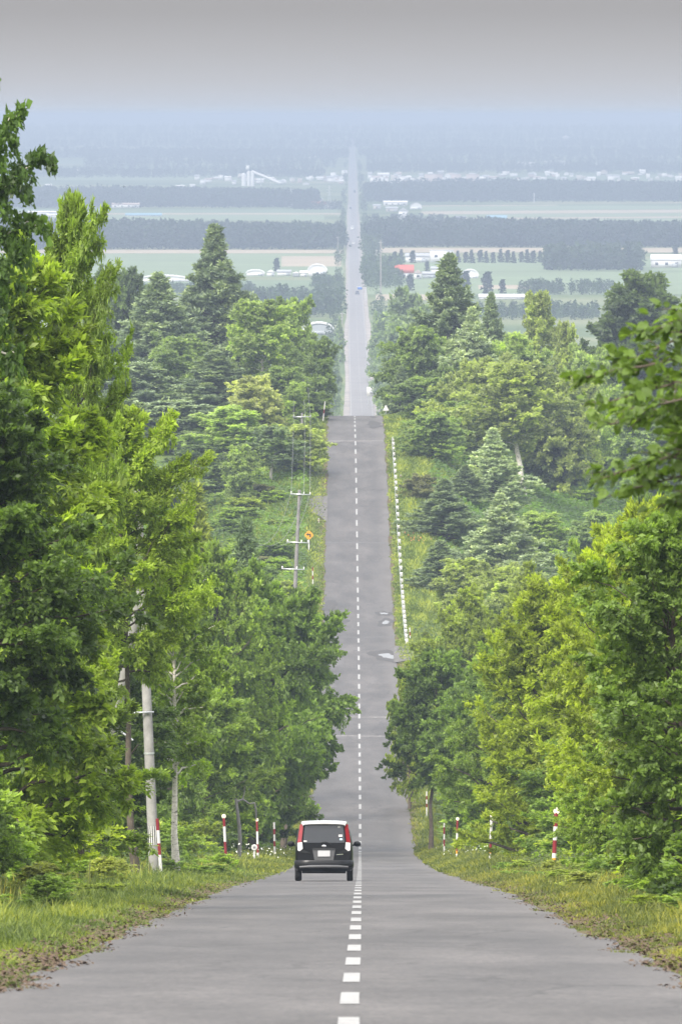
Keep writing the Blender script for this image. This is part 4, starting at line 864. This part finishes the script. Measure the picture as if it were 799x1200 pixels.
# ------------------------------------------------------------------ signs
def sign_yellow():
    D = 838.0; x, _, zg = P(362, D); t = thing('warning_sign', (x, D, zg), 'yellow diamond warning sign with black arrow on a white post', 'road sign')
    zc = Z_of(627, D) - zg; g = Geo(); g.lathe([(.07, -.2), (.07, zc + .1), (0, zc + .1)], 10); g.obj('post', WHITE, t, True)
    r = .43; c = .08; q = [(-r + c, -c), (-r + c, c)]; 
    pts = []
    for k in range(4):
        a = k * PI / 2
        for b in (-.14, .14): pts.append((r * .97 * math.cos(a) - 0 * b + (-math.sin(a)) * b * .6, r * .97 * math.sin(a) + math.cos(a) * b * .6))
    def poly(name, pts, m, y, th, par=t):
        A = np.array([(p[0], y, zc + p[1]) for p in pts]); g = Geo(); g.ngon(A); g.ngon((A + np.array([0, th, 0]))[::-1]); n = len(A)
        for i in range(n): g.add([A[i], A[i] + (0, th, 0), A[(i + 1) % n] + (0, th, 0), A[(i + 1) % n]], [(0, 1, 2, 3)])
        return g.obj(name, m, par)
    o = poly('panel', pts, YELP, -.10, .02)
    poly('arrow', [(-.27, .06), (-.08, .2), (-.08, .12), (.18, .12), (.18, -.2), (.06, -.2), (.06, 0), (-.08, 0), (-.08, -.08)], BLACKP, -.108, .006, o)
sign_yellow()
def sign_far():
    D = 2450.0; x = X_of(435, D); zg = float(zground(x, D)); t = thing('road_sign', (x, D, zg), 'white rectangular road sign seen from behind beyond the crest', 'road sign')
    z1, z0 = Z_of(453.5, D) - zg, Z_of(464.5, D) - zg; w = 10.5 * D / F
    g = Geo(); g.box((0, 0, (z0 + z1) / 2), (w, .12, abs(z1 - z0))); o = g.obj('panel', WHITE, t)
    g = Geo(); g.box((.25, -.09, (z0 + z1) / 2 - .05), (w * .55, .05, abs(z1 - z0) * .42)); g.obj('symbol_block', STEEL, o)
    for q in (-.3, .3):
        g = Geo(); g.tube([(q * w, .12, -.3), (q * w, .12, z1)], .09, 8); g.obj('post', STEEL, t)
    D = 1020.; x = X_of(452, D); zg = float(zground(x, D)); t = thing('triangle_sign', (x, D, zg), 'small pale triangular sign by the right of the crest', 'road sign')
    zc = Z_of(478, D) - zg; g = Geo(); A = np.array([(-.36, 0, zc - .32), (.36, 0, zc - .32), (.05, 0, zc + .32), (-.05, 0, zc + .32)]); g.ngon(A); g.ngon((A + (0, .03, 0))[::-1]); [g.add([A[i], A[i] + (0, .03, 0), A[(i + 1) % 4] + (0, .03, 0), A[(i + 1) % 4]], [(0, 1, 2, 3)]) for i in range(4)]; g.obj('panel', WHITE, t)
    g = Geo(); g.tube([(0, .06, -.3), (0, .06, zc + .2)], .05, 8); g.obj('post', STEEL, t)
    D = 3850.; x = X_of(421.5, D); zg = float(zground(x, D)); t = thing('guide_sign', (x, D, zg), 'tiny blue guide sign over the distant road', 'road sign'); g = Geo(); g.box((0, 0, 5.6), (2.0, .12, 1.0)); g.obj('panel', mat('sign_blue', (.03, .12, .42), .5), t)
    g = Geo(); g.tube([(2.6, .1, 0), (2.6, .1, 6.2), (-1.2, .1, 6.4)], .14, 6); g.obj('post', STEEL, t)
sign_far()

# ------------------------------------------------------------------ the plain: fields, woods, farms, town
FG = mat('hay_field', (.115, .155, .072), .95, var=.14, scale=.02); FG2 = mat('meadow_field', (.085, .125, .055), .95, var=.14, scale=.02); FB = mat('stubble_field', (.26, .215, .15), .95, var=.12, scale=.02); FD = mat('dark_crop_field', (.10, .14, .07), .95, var=.2, scale=.02)
NF = [0]
def field(x0, x1, y0, y1, m, sk=0.0, zo=.02):
    NF[0] += 1; zo = .012 + .005 * NF[0]
    d0 = DP(y0); d1 = DP(y1); g = Geo(); n = 9
    xs0 = np.linspace(X_of(x0, d1), X_of(x1, d1), n); v = []
    for x in xs0:
        f = (x - xs0[0]) / (xs0[-1] - xs0[0]) - .5
        v += [(x, d1 * (1 + sk * f), zpl(d1 * (1 + sk * f)) + zo), (x * d0 / d1, d0 * (1 + sk * f), zpl(d0 * (1 + sk * f)) + zo)]
    j = np.arange(n - 1) * 2; g.add(v, np.stack([j, j + 2, j + 3, j + 1], 1)); tag(g.obj('field', m), kind='structure')
# (left x, right x, far y, near y)
field(-200, 402, 297, 324, FG); field(-200, 402, 292.5, 296.6, FB); field(-200, 380, 251.5, 258, FG); field(-200, 395, 245, 251, FG2); field(-100, 400, 249.6, 251.2, FB, zo=.05)
field(60, 300, 201, 211, FG); field(-50, 250, 188, 192, FG2); field(330, 400, 300, 312, FB)
for y0, y1, m in ((237.5, 240.2, FB), (240.4, 245.5, FG), (245.8, 249.4, FB), (249.6, 253.6, FG), (253.8, 255.6, FB), (255.8, 261, FG)): field(492, 1000, y0, y1, m, .03)
field(440, 1000, 303, 318, FG); field(430, 1000, 318.5, 345, FG); field(560, 640, 334, 338.5, FB, zo=.06); field(440, 1000, 290.5, 296, FB, zo=.06); field(690, 960, 191, 196, FG2); field(690, 900, 195.5, 198, FG)
field(430, 1000, 205, 212, FG2); field(440, 520, 345, 352, FB); field(-200, 395, 328, 340, FG2)
def lowtree(rg, kind):
    """one low-detail tree of leaf clumps around a tapering stem, unit height"""
    n = 46 if kind == 'r' else 42; t = rg.random(n) ** .8; a = rg.random(n) * 6.28
    r = (np.sin(PI * (t * .8 + .15)) ** .6 * .30 if kind == 'r' else (1 - t) * .26 + .02) * np.sqrt(rg.random(n)) * 1.1
    pos = np.stack([r * np.cos(a), r * np.sin(a), .06 + t * .92], 1)
    return pos, np.stack([np.cos(a), np.sin(a), rg.normal(0, .5, n)], 1)
def wood(name, x0, x1, y_near, depth, H, dens, col, seed, conif=.3, fade=None, Dn=None):
    rg = np.random.default_rng(seed); Dn = Dn or DP(y_near); X0, X1 = X_of(x0, Dn), X_of(x1, Dn); area = (X1 - X0) * depth; n = int(area / dens)
    P_, Dd, Nn, L, tn = [], [], [], [], []
    for i in range(n):
        x = rg.uniform(X0, X1); d = Dn + depth * rg.random(); x = x * d / Dn
        h = .80 * H * rg.uniform(.7, 1.12) * (1 + .1 * math.sin(x * .02 + d * .01)); p, o = lowtree(rg, 'c' if rg.random() < conif else 'r'); a = rg.random() * 6.28
        P_.append(p * np.array([h * .95, h * .95, h]) + (x, d, zpl(d))); Nn.append(o); L.append(np.full(len(p), h * .15)); tn.append(np.clip(rg.normal(.4, .18) + rg.normal(0, .1, len(p)), 0, 1))
    P_ = np.concatenate(P_); Nn = np.concatenate(Nn); L = np.concatenate(L); m = len(P_); g = Geo()
    leaves(g, P_ - Nn * (L * .5)[:, None] * 0, rg.normal(0, 1, (m, 3)), Nn + np.array([0, 0, .8]) + rg.normal(0, .4, (m, 3)), L * rg.uniform(.8, 1.4, m), L * .8, np.concatenate(tn))
    tag(g.obj(name, LEAF, None, False, True, col), kind='stuff')
WC = (.022, .040, .026)
wood('distant_wood', -250, 402, 292.5, 320, 17, 36, WC, 1); wood('distant_wood', 432, 1050, 290, 330, 16, 36, WC, 2, .2)
wood('distant_wood', -250, 372, 243.5, 500, 16.5, 65, WC, 3); wood('distant_wood', 428, 1050, 237, 600, 17, 75, WC, 4)
wood('distant_wood', 285, 402, 372, 250, 11, 40, (.04, .07, .032), 5, .6); wood('distant_wood', 100, 300, 348, 120, 6, 40, (.04, .07, .032), 15, .6)
wood('distant_wood', 548, 700, 375, 120, 7, 26, (.04, .07, .032), 6, .6)
wood('distant_wood', 640, 748, 317, 90, 17.5, 24, (.035, .06, .028), 7, .05); wood('distant_wood', 606, 720, 345.5, 70, 8.5, 26, (.04, .07, .03), 8, .5)
wood('distant_wood', 426, 470, 338, 500, 10, 60, (.045, .075, .035), 9, .3); wood('distant_wood', 424, 445, 300, 800, 11, 70, (.045, .075, .035), 10, .3); wood('distant_wood', 366, 402, 341, 150, 8, 40, (.045, .075, .035), 11, .3)
wood('distant_wood', -300, 408, 186, 700, 15, 420, WC, 12); wood('distant_wood', 418, 1050, 184, 600, 15, 420, WC, 13)
wood('distant_wood', -400, 1100, 174, 700, 16, 900, WC, 14); wood('distant_wood', -400, 1100, 165, 900, 16, 1300, WC, 16); wood('distant_wood', -400, 1100, 157, 1500, 18, 2600, WC, 17)
wood('distant_wood', -250, 380, 209, 500, 12, 260, WC, 18); wood('distant_wood', 430, 1050, 203.5, 500, 13, 300, WC, 19); wood('distant_wood', 100, 395, 200, 1300, 14, 900, WC, 20); wood('distant_wood', 430, 1000, 197.5, 1300, 12, 900, WC, 21)
wood('distant_wood', 345, 400, 246, 120, 9, 60, WC, 22); wood('distant_wood', 436, 520, 262, 90, 9, 50, WC, 23)
def roadside():
    rg = np.random.default_rng(61); P_, Nn, L, tn = [], [], [], []
    for side in (-1, 1):
        D = 2380.0
        while D < 12000:
            D += rg.uniform(6, 26) * (1 + D / 6000)
            if math.sin(D * .004 + side) + rg.normal(0, .5) < -.5: continue
            d = D; h = rg.uniform(1.5, 5.5) * (1.3 if side > 0 else 1); x = float(cxr(d)) + side * (rg.uniform(5.2, 9) + h * .35)
            p, o = lowtree(rg, 'r'); P_.append(p * np.array([h * 1.1, h * 1.1, h]) + (x, d, zpl(d))); Nn.append(o); L.append(np.full(len(p), h * .17)); tn.append(np.clip(rg.normal(.45, .18) + rg.normal(0, .1, len(p)), 0, 1))
    P_ = np.concatenate(P_); Nn = np.concatenate(Nn); L = np.concatenate(L); m = len(P_); g = Geo()
    leaves(g, P_, rg.normal(0, 1, (m, 3)), Nn + np.array([0, 0, .8]) + rg.normal(0, .4, (m, 3)), L * rg.uniform(.8, 1.4, m), L * .8, np.concatenate(tn))
    tag(g.obj('roadside_hedge', LEAF, None, False, True, (.05, .08, .035)), kind='stuff')
roadside()
# tree rows and single trees on the fields
def far_tree(k, px, yb, hpx, label, group=None, col=WC):
    D = DP(yb); p = proto('tree_far', k); x = X_of(px, D); t = thing('field_tree', (x, D, zpl(D)), label, 'tree', group); s = hpx * D / F / p['H']
    for part in ('trunk', 'crown'):
        o = link(part, p[part], t, col); o.scale = (s, s, s)
for i, px in enumerate((462, 470, 483, 536, 545, 552, 562, 569, 577, 586, 594, 601, 610, 617, 624, 632)):
    far_tree(i % 2, px, 307.5 + (i % 3) * .4, 13 + (i * 7 % 4), 'small bluish tree in the row edging the pale field on the right', 'field edge tree row')
for px, yb, h, lab in ((324, 318, 16, 'lone dark tree between the arched roof houses'), (456, 322, 22, 'dark tree left of the red roofed house'), (480, 341, 20, 'dark tree in front of the red roofed house'), (570, 346, 28, 'lone field tree behind the white long roof'), (500, 318, 12, 'small tree by the farm sheds'), (535, 336, 22, 'bluish tree beside the tip of the tall right larch'), (545, 341, 24, 'second bluish tree right of the larch tip'), (588, 344, 17, 'shrubby tree beside the beige strip'), (720, 306, 12, 'small tree left of the white barn'), (790, 300, 14, 'tree behind the white barn')):
    far_tree(0, px, yb, h, lab)
# buildings
BW = mat('white_cladding', (.60, .60, .61), .6, var=.05); BGY = mat('grey_cladding', (.28, .30, .32), .6, var=.08); RRED = mat('red_roof', (.40, .085, .06), .6, var=.1); RBLU = mat('blue_roof', (.15, .27, .36), .6, var=.08); RGR = mat('grey_roof', (.30, .31, .33), .6, var=.1); WINM = mat('window_glass', (.05, .06, .08), .2); DARKB = mat('dark_cladding', (.12, .13, .16), .6); PINKB = mat('pinkish_render', (.36, .30, .28), .7, var=.08); BGE = mat('beige_render', (.38, .355, .32), .7, var=.08)
def building(px0, px1, ytop, ybase, label, wall=BW, roof=RGR, kind='gable', cat='building', name='farm_building', group=None, parts=True, depth=None, D=None, rh=.38):
    D = D or DP(ybase); s = D / F; w = (px1 - px0) * s; H = (ybase - ytop) * s; dp = depth or min(max(w * .6, 6), 22); x = X_of((px0 + px1) / 2, D + dp / 2)
    if kind == 'flat': hw = H; 
    else: hw = H * (1 - rh)
    gw, gr_ = Geo(), Geo()
    gw.box((0, dp / 2, hw / 2), (w, dp, hw))
    ov = .35
    if kind == 'gable':       # ridge along x
        A = [(-w/2-ov, -ov, hw+.03), (w/2+ov, -ov, hw+.03), (w/2+ov, dp+ov, hw+.03), (-w/2-ov, dp+ov, hw+.03), (-w/2-ov, dp/2, H), (w/2+ov, dp/2, H)]
        gr_.add(A, [(0, 1, 5, 4), (2, 3, 4, 5), (0, 3, 2, 1)]); gr_.add(A, [(0, 4, 3), (1, 2, 5)])
    elif kind == 'front':     # gable end to the viewer
        A = [(-w/2-ov, -ov, hw+.03), (w/2+ov, -ov, hw+.03), (w/2+ov, dp+ov, hw+.03), (-w/2-ov, dp+ov, hw+.03), (0, -ov, H), (0, dp+ov, H)]
        gr_.add(A, [(0, 4, 5, 3), (1, 2, 5, 4), (0, 3, 2, 1)]); gr_.add(A, [(0, 1, 4), (2, 3, 5)])
    elif kind == 'arch':
        n = 14; a = np.linspace(0, PI, n); B = np.array([(-math.cos(q) * (w/2+ov), 0, hw + .03 + math.sin(q) * (H - hw)) for q in a]); f = [(i, i + 1, n + i + 1, n + i) for i in range(n - 1)]
        gr_.add(np.concatenate([B + (0, -ov, 0), B + (0, dp + ov, 0)]), f)
        I = np.array([(-math.cos(q) * (w/2-.3), 0, hw + math.sin(q) * (H - hw - .55)) for q in a]); gw.ngon(I + (0, .05, 0))
        gr_.add(np.concatenate([B + (0, -ov, 0), np.array([(-math.cos(q) * (w/2-.3), -ov, hw + .03 + math.sin(q) * (H - hw - .6)) for q in a])]), f)
    else: gr_.box((0, dp / 2, hw + .15), (w + .5, dp + .5, .3))
    if not parts:
        g = Geo(); g.v = gw.v + gr_.v; g.n = gw.n + gr_.n
        for k in (3, 4):
            g.f[k] = gw.f[k] + [f + gw.n for f in gr_.f[k]]; g.m[k] = gw.m[k] + [m + 1 for m in gr_.m[k]]; g.t[k] = gw.t[k] + gr_.t[k]
        o = g.obj(name, [wall, roof]); o.location = (x, D, zpl(D)); tag(o, label, cat, group); return o
    t = thing(name, (x, D, zpl(D)), label, cat, group)
    gw.obj('wall', wall, t); gr_.obj('roof', roof, t)
    nwin = max(1, int(w / 5)); 
    for i in range(nwin):
        if hw < 2.2: break
        xc = -w / 2 + w * (i + .5) / nwin; g = Geo(); g.box((xc, -.04, hw * .55), (min(1.6, w / nwin * .5), .06, min(1.5, hw * .4))); g.obj('window', WINM, t)
    g = Geo(); g.box((w * .28, -.05, min(2.2, hw * .8) / 2), (min(3, w * .25), .08, min(2.2, hw * .8))); g.obj('door', BGY, t)
    return t
building(356, 391, 377, 392, 'white hall with a big arched front beyond the left crest trees', BGY, BW, 'arch', rh=.7)
building(289, 310, 315.5, 323, 'white barn with arched roof at the left end of the farm row', BW, BW, 'arch', rh=.6)
building(361, 383, 309, 323.5, 'largest white arched roof house at the right end of the farm row', BW, BW, 'arch', rh=.55)
building(313, 322, 316, 323.5, 'small white house next to the lone dark tree', BW, BW, 'front'); building(325, 341, 316, 323, 'white house in the middle of the farm row', BW, RGR, 'gable'); building(343, 351, 318, 324, 'narrow grey shed in the farm row', BGY, BW, 'front'); building(352, 360, 317, 324, 'white shed left of the largest arched roof', BW, BW, 'gable')
building(163, 222, 322, 330, 'long white greenhouse left of the great pointed larch', BW, BW, 'arch', rh=.7, depth=10)
building(475, 503, 296.5, 307.5, 'white shed at the left of the long barns', BW, RGR, 'gable'); building(503.5, 531, 293.5, 307.5, 'tall white barn beside the white shed', BW, BW, 'flat')
building(762, 797, 298, 313.5, 'big white barn on the right field', BW, BW, 'gable', rh=.45, depth=14)
building(462, 484, 310, 326, 'red roofed farmhouse right of the far road', BW, RRED, 'gable', rh=.6); building(485, 494, 316, 327, 'white house touching the red roofed farmhouse', BW, PINKB, 'front'); building(495, 510, 318, 326, 'grey shed right of the red roofed farmhouse', BGY, RGR, 'gable'); building(505, 519, 312, 320, 'pale shed behind the grey one', BW, RGR, 'gable')
building(541, 560, 315, 326, 'round-roofed pale barn right of the larch tip', BW, BW, 'arch', rh=.75)
building(561, 622, 344.5, 350.5, 'long low white roof at the edge of the bluish wood', BW, BW, 'gable', rh=.6, depth=10)
building(570, 593, 252, 260, 'pale blue roofed barn by the striped fields', BW, RBLU, 'gable', rh=.6); building(532, 545, 253, 261, 'dark blue shed by the striped fields', DARKB, DARKB, 'gable'); building(546, 556, 255.5, 260, 'small pale shed next to the dark blue one', BGE, RGR, 'gable')
building(449, 477, 235, 241, 'long pale farm roof near the striped fields', BW, BW, 'gable', depth=9); building(437, 446, 239, 245, 'small farmhouse near the far road', BGE, RGR, 'gable'); building(452, 466, 242, 248, 'pale farm shed in the cluster by the far road', BGE, RGR, 'gable'); building(467, 478, 243, 254, 'tall pale silo house in the cluster', BW, RGR, 'front'); building(480, 494, 237, 245, 'pale domed barn at the start of the striped fields', BW, RGR, 'arch', rh=.7); building(462, 476, 250, 257, 'white low barn in front of the farm cluster', BW, BW, 'arch', rh=.6); building(484, 505, 258, 263, 'pinkish roofed shed in front of the wood', BGE, PINKB, 'gable'); building(446, 455, 260, 266, 'little white hut in the wood edge', BW, BW, 'gable')
building(366, 382, 236, 244, 'red and white works building left of the far road', BW, RRED, 'gable'); building(383, 393, 237, 244, 'white works block next to the red one', BW, BW, 'flat'); building(362, 378, 232, 238, 'pale works roof behind the red one', BW, RGR, 'gable')
building(34, 68, 247, 251.5, 'long white shed behind the upper left boughs', BW, BW, 'gable', depth=8); building(56, 92, 250.5, 254.5, 'second long white shed in front of it', BW, BW, 'gable', depth=8); building(148, 190, 249.5, 253.5, 'long pale blue greenhouse on the left field', BW, RBLU, 'gable', depth=8, rh=.7); building(132, 164, 237.5, 243.5, 'pink and white long building in front of the left wood', BW, PINKB, 'gable', rh=.35)
building(605, 626, 190, 195, 'left one of two long white warehouses far right', BW, BW, 'flat'); building(638, 662, 188.5, 193.5, 'right one of two long white warehouses far right', BW, BW, 'flat'); building(690, 706, 191.5, 195, 'small white warehouse at the field end far right', BW, RGR, 'gable'); building(784, 799, 192, 195.5, 'cream warehouse at the far right edge', BGE, BGE, 'flat')
rb = random.Random(41); wl = [BW, BW, BW, BGE, PINKB, BW]; rl = [RGR, BW, PINKB, RGR, BW]
def town(n, x0, x1, yb0, yb1, h0, h1, lab, grp, w0=4, w1=9):
    for i in range(n):
        px = x0 + (x1 - x0) * (i + rb.random()) / n; yb = rb.uniform(yb0, yb1); w = rb.uniform(w0, w1); h = rb.uniform(h0, h1)
        building(px - w / 2, px + w / 2, yb - h, yb, lab, wl[i % 6], rl[i % 5], ('gable', 'flat', 'gable', 'front')[i % 4], 'house', 'town_house', grp, False)
town(46, 432, 566, 208, 217, 4, 9, 'pale little house in the town right of the far road', 'houses of the near town')
town(46, 566, 800, 204, 213, 3, 6.5, 'pale little house in the long scattered town at the far right', 'houses of the far right town')
town(32, 230, 402, 209, 217, 3, 6.5, 'pale little house beside the white silos left of the far road', 'houses of the left town')
town(6, 385, 404, 205, 222, 4, 7, 'pale building crowding the left edge of the far road', 'buildings at the far road')
for a in ((497, 518, 'left'), (528, 540, 'middle'), (546, 561, 'right')): building(a[0], a[1], 204, 217, '%s one of three blocky pinkish buildings in the town' % a[2], PINKB, RGR, 'flat', 'building', 'town_block', None, True)
for px, y, w in ((95, 200, 14), (62, 201, 8), (108, 201, 6), (58, 219, 7), (212, 220, 10), (226, 219, 6), (145, 233, 0)):
    if w: building(px - w / 2, px + w / 2, y - 3.5, y, 'isolated small white farm building on the left plain', BW, BW, 'gable', 'building', 'farm_building', 'isolated farms on the left plain', False)
for px, y, w in ((95, 170, 12), (367, 185, 12), (345, 199, 8), (372, 202, 14), (555, 166, 14), (390, 184, 8), (440, 192, 6), (452, 194, 5)):
    building(px - w / 2, px + w / 2, y - 2.2, y, 'tiny white building far out on the hazy plain', BW, BW, 'gable', 'building', 'farm_building', 'tiny buildings far out on the plain', False)
def silos():
    D = DP(218.); s = D / F; x = X_of(292, D); t = thing('silo_plant', (x, D, zpl(D)), 'white silo plant with a sloping conveyor on the left of the plain', 'silo plant')
    for dx, top, w in ((-6, 204, 5.5), (-.2, 201, 4.2), (4.2, 201, 4.2)):
        h = (218 - top) * s; g = Geo(); g.lathe([(w * s / 2, 0), (w * s / 2, h), (w * s / 4, h + 1), (0, h + 1.2)], 14, c=(dx * s, 0, 0)); g.obj('silo', BW, t, True)
    g = Geo(); h = 17 * s; g.box((-1.5 * s, 0, h + 4), (4 * s, 5, 5)); g.obj('head_house', BW, t)
    g = Geo(); g.tube([(5 * s, 0, 16.5 * s), (36 * s, 0, 3.5 * s)], 1.5, 8, cap=True); c = g.obj('conveyor', BW, t)
    for q in (14, 25):
        g = Geo(); g.tube([(q * s, 0, 0), (q * s, 0, (16.5 - 13 * (q - 5) / 31) * s)], .4, 6); g.obj('trestle', STEEL, c)
silos()
def water_tower():
    D = 15000.; x = X_of(662, D); t = thing('water_tower', (x, D, zpl(D)), 'pale round water tower high on the hazy plain', 'water tower'); zc = Z_of(162.5, D) - zpl(D); r = 5.5
    g = Geo(); g.lathe([(0, zc - r)] + [(r * math.sin(a), zc - r * math.cos(a)) for a in np.linspace(.2, PI - .1, 9)] + [(0, zc + r)], 14); g.obj('tank', BW, t, True); g = Geo(); g.lathe([(1.3, 0), (.9, zc - r + .4)], 10); g.obj('shaft', BW, t, True)
water_tower()
def pylon(px, yb, yt, label):
    D = DP(yb); x = X_of(px, D); H = (yb - yt) * D / F; t = thing('power_pylon', (x, D, zpl(D)), label, 'pylon', 'pylons on the plain'); g = Geo(); w = H * .09
    for sx in (-1, 1):
        for sy in (-1, 1): g.tube([(sx * w, sy * w, 0), (sx * w * .25, sy * w * .25, H * .7), (sx * .1, sy * .1, H)], .16, 4)
    for k in range(7):
        z0, z1 = H * k / 8, H * (k + 1) / 8; a, b = w * (1 - z0 / H * 1.05), w * (1 - z1 / H * 1.05)
        for sy in (-1, 1): g.tube([(-a, sy * a, z0), (b, sy * b, z1)], .1, 3); g.tube([(a, sy * a, z0), (-b, sy * b, z1)], .1, 3)
    g.obj('tower', STEEL, t)
    for z in (.68, .8, .92):
        g = Geo(); g.tube([(-H * .13, 0, H * z), (H * .13, 0, H * z)], .16, 4); g.obj('crossarm', STEEL, t)
pylon(341, 243, 220, 'lattice pylon left of the far road, leftmost'); pylon(386, 243, 217, 'lattice pylon beside the red works building'); pylon(625, 238, 226, 'small lattice pylon in front of the right wood')
def mast(px, yb, yt, label, r=.22):
    D = DP(yb); x = X_of(px, D); H = (yb - yt) * D / F; t = thing('utility_pole', (x, D, zpl(D)), label, 'utility pole', 'poles along the far road'); g = Geo(); g.tube([(0, 0, 0), (0, 0, H)], r, 7); g.obj('pole', CONC, t); g = Geo(); g.box((0, 0, H * .95), (2, .2, .15)); g.obj('crossarm', STEEL, t)
mast(446, 345, 281, 'tall thin mast right of the far road', .3); mast(441, 315, 292, 'pole right of the far road beyond the mast'); mast(396, 296, 277, 'pole left of the far road at the wood end'); mast(401, 386, 366, 'pole at the left of the far road beyond the arched hall'); mast(398, 408, 372, 'nearer pole at the left of the far road', .25)
def far_car(px, yb, w, h, m, label):
    D = DP(yb); t = thing('far_vehicle', (X_of(px, D), D, zpl(D) + .12), label, 'vehicle', 'vehicles on the far road'); g = Geo(); g.box((0, 0, h * .32), (w, 4.2, h * .45)); g.box((0, 0, h * .75), (w * .88, 2.6, h * .42), taper=.85); g.obj('body', m, t)
    g = Geo(); g.box((0, -1.42, h * .74), (w * .7, .3, h * .26)); g.obj('rear_window', WINM, t)
    for sx in (-1, 1):
        for sy in (-1.3, 1.3):
            g = Geo(); g.lathe([(0, -.1), (.32, -.1), (.32, .1), (0, .1)], 12); o = g.obj('wheel', RUB, t); o.rotation_euler = (0, PI / 2, 0); o.location = (sx * w * .45, sy, .3)
far_car(412.7, 269, 2.3, 2.6, BW, 'white van, larger of the pale dots on the far road'); far_car(408, 282, 1.8, 1.7, DARKB, 'dark car on the left lane of the far road'); far_car(414, 286, 1.9, 1.8, BW, 'pale car below the white van'); far_car(418.5, 345, 1.8, 1.6, DARKB, 'dark car on the far road nearest to the crest'); far_car(415.5, 226, 2.4, 2.8, DARKB, 'dark truck dot highest on the far road'); far_car(410.5, 245, 1.9, 1.8, DARKB, 'dark dot of a car below the crossing')
def bird():
    D = 1300.; p = at(145.5, 219, D); t = thing('bird', p, 'tiny dark bird in the air over the left plain', 'bird'); g = Geo(); g.lathe([(0, -.14), (.035, -.06), (.045, .02), (.03, .1), (0, .14)], 8); V = np.concatenate(g.v); g.add([(0, .03, .02), (.16, -.02, .09), (.30, -.06, .03), (.15, -.08, .06), (0, -.06, .02)][:4], [(0, 1, 2, 3)]); g.add([(0, .03, .02), (-.16, -.02, .09), (-.30, -.06, .03), (-.15, -.08, .06)], [(0, 1, 2, 3)]); o = g.obj('body', BLACKP, t)
bird()

# ------------------------------------------------------------------ haze, sky, sun, camera
HAZE_D = 1.75e-4
def haze():
    g = Geo(); x, y0, y1, z0, z1 = 14000, -120, 50400, ZP - 1.2, 4.0
    top = max(2.5, z1)
    g.box((0, (y0 + y1) / 2, (z0 + top) / 2), (2 * x, y1 - y0, top - z0))
    m, t, out = nodes('haze_air'); v = N(t, 'ShaderNodeVolumePrincipled', Density=HAZE_D); v.inputs['Color'].default_value = (.335, .40, .508, 1); v.inputs['Anisotropy'].default_value = 0.0; v.inputs['Density Attribute'].default_value = ''
    t.links.new(v.outputs[0], out.inputs['Volume']); tag(g.obj('haze', m), kind='stuff')
haze()
SUN_EL, SUN_AZ = 45.0, 212.0      # azimuth measured clockwise from +Y: light from behind-left of the camera
w = bpy.data.worlds.new('World'); SC.world = w; w.use_nodes = True; t = w.node_tree; t.nodes.clear()
out = t.nodes.new('ShaderNodeOutputWorld'); bg = N(t, 'ShaderNodeBackground', Strength=.1)
sky = t.nodes.new('ShaderNodeTexSky'); sky.sky_type = 'NISHITA'; sky.sun_disc = False; sky.sun_elevation = R_(SUN_EL); sky.sun_rotation = R_(SUN_AZ); sky.dust_density = 5; sky.air_density = 1.2
tc = N(t, 'ShaderNodeTexCoord'); sx = N(t, 'ShaderNodeSeparateXYZ'); t.links.new(tc.outputs['Generated'], sx.inputs[0])
el_ = math_(t, 'MULTIPLY', sx.outputs[2], 1.0)
# overcast layer: pale at the very horizon, greyer in the cloud base just above it, brightest towards the zenith
mr = ramp(t, el_, [(0.0, (1.52, 1.62, 1.80)), (.0022, (1.44, 1.49, 1.60)), (.0055, (1.30, 1.30, 1.35)), (.0135, (.92, .895, .92)), (.08, (2.3, 2.3, 2.4)), (.6, (6.0, 6.0, 6.0)), (1.0, (6.8, 6.8, 6.8))])
mx = mixc(t, .82, sky.outputs[0], mr.outputs[0])
t.links.new(mx, bg.inputs[0]); t.links.new(bg.outputs[0], out.inputs[0])
sl = bpy.data.lights.new('sun', 'SUN'); sl.energy = 1.35; sl.angle = R_(18); sl.color = (1, .95, .87); so = bpy.data.objects.new('sun', sl); COL.objects.link(so)
a, e = R_(SUN_AZ), R_(SUN_EL); dirv = Vector((math.sin(a) * math.cos(e), math.cos(a) * math.cos(e), math.sin(e))); so.rotation_euler = dirv.to_track_quat('Z', 'Y').to_euler(); so.location = dirv * 50
cd = bpy.data.cameras.new('camera'); co = bpy.data.objects.new('camera', cd); COL.objects.link(co)
cd.sensor_fit = 'VERTICAL'; cd.sensor_height = 23.5; cd.lens = F / 1200 * 23.5; cd.clip_start = .5; cd.clip_end = 90000
co.location = (0, 0, 0); co.rotation_euler = (PI / 2 - PITCH, 0, YAW)
cd.dof.use_dof = True; cd.dof.focus_distance = 270; cd.dof.aperture_fstop = 8.0
SC.camera = co
vs = SC.view_settings; vs.view_transform = 'Standard'; vs.look = 'None'; vs.exposure = 2.25; vs.gamma = 1.0; vs.use_curve_mapping = False
c = SC.cycles; c.max_bounces = 6; c.diffuse_bounces = 3; c.glossy_bounces = 2; c.transmission_bounces = 4; c.volume_bounces = 0; c.transparent_max_bounces = 4
c.use_denoising = True
try: c.denoiser = 'OPENIMAGEDENOISE'
except Exception: pass
c.sample_clamp_indirect = 6
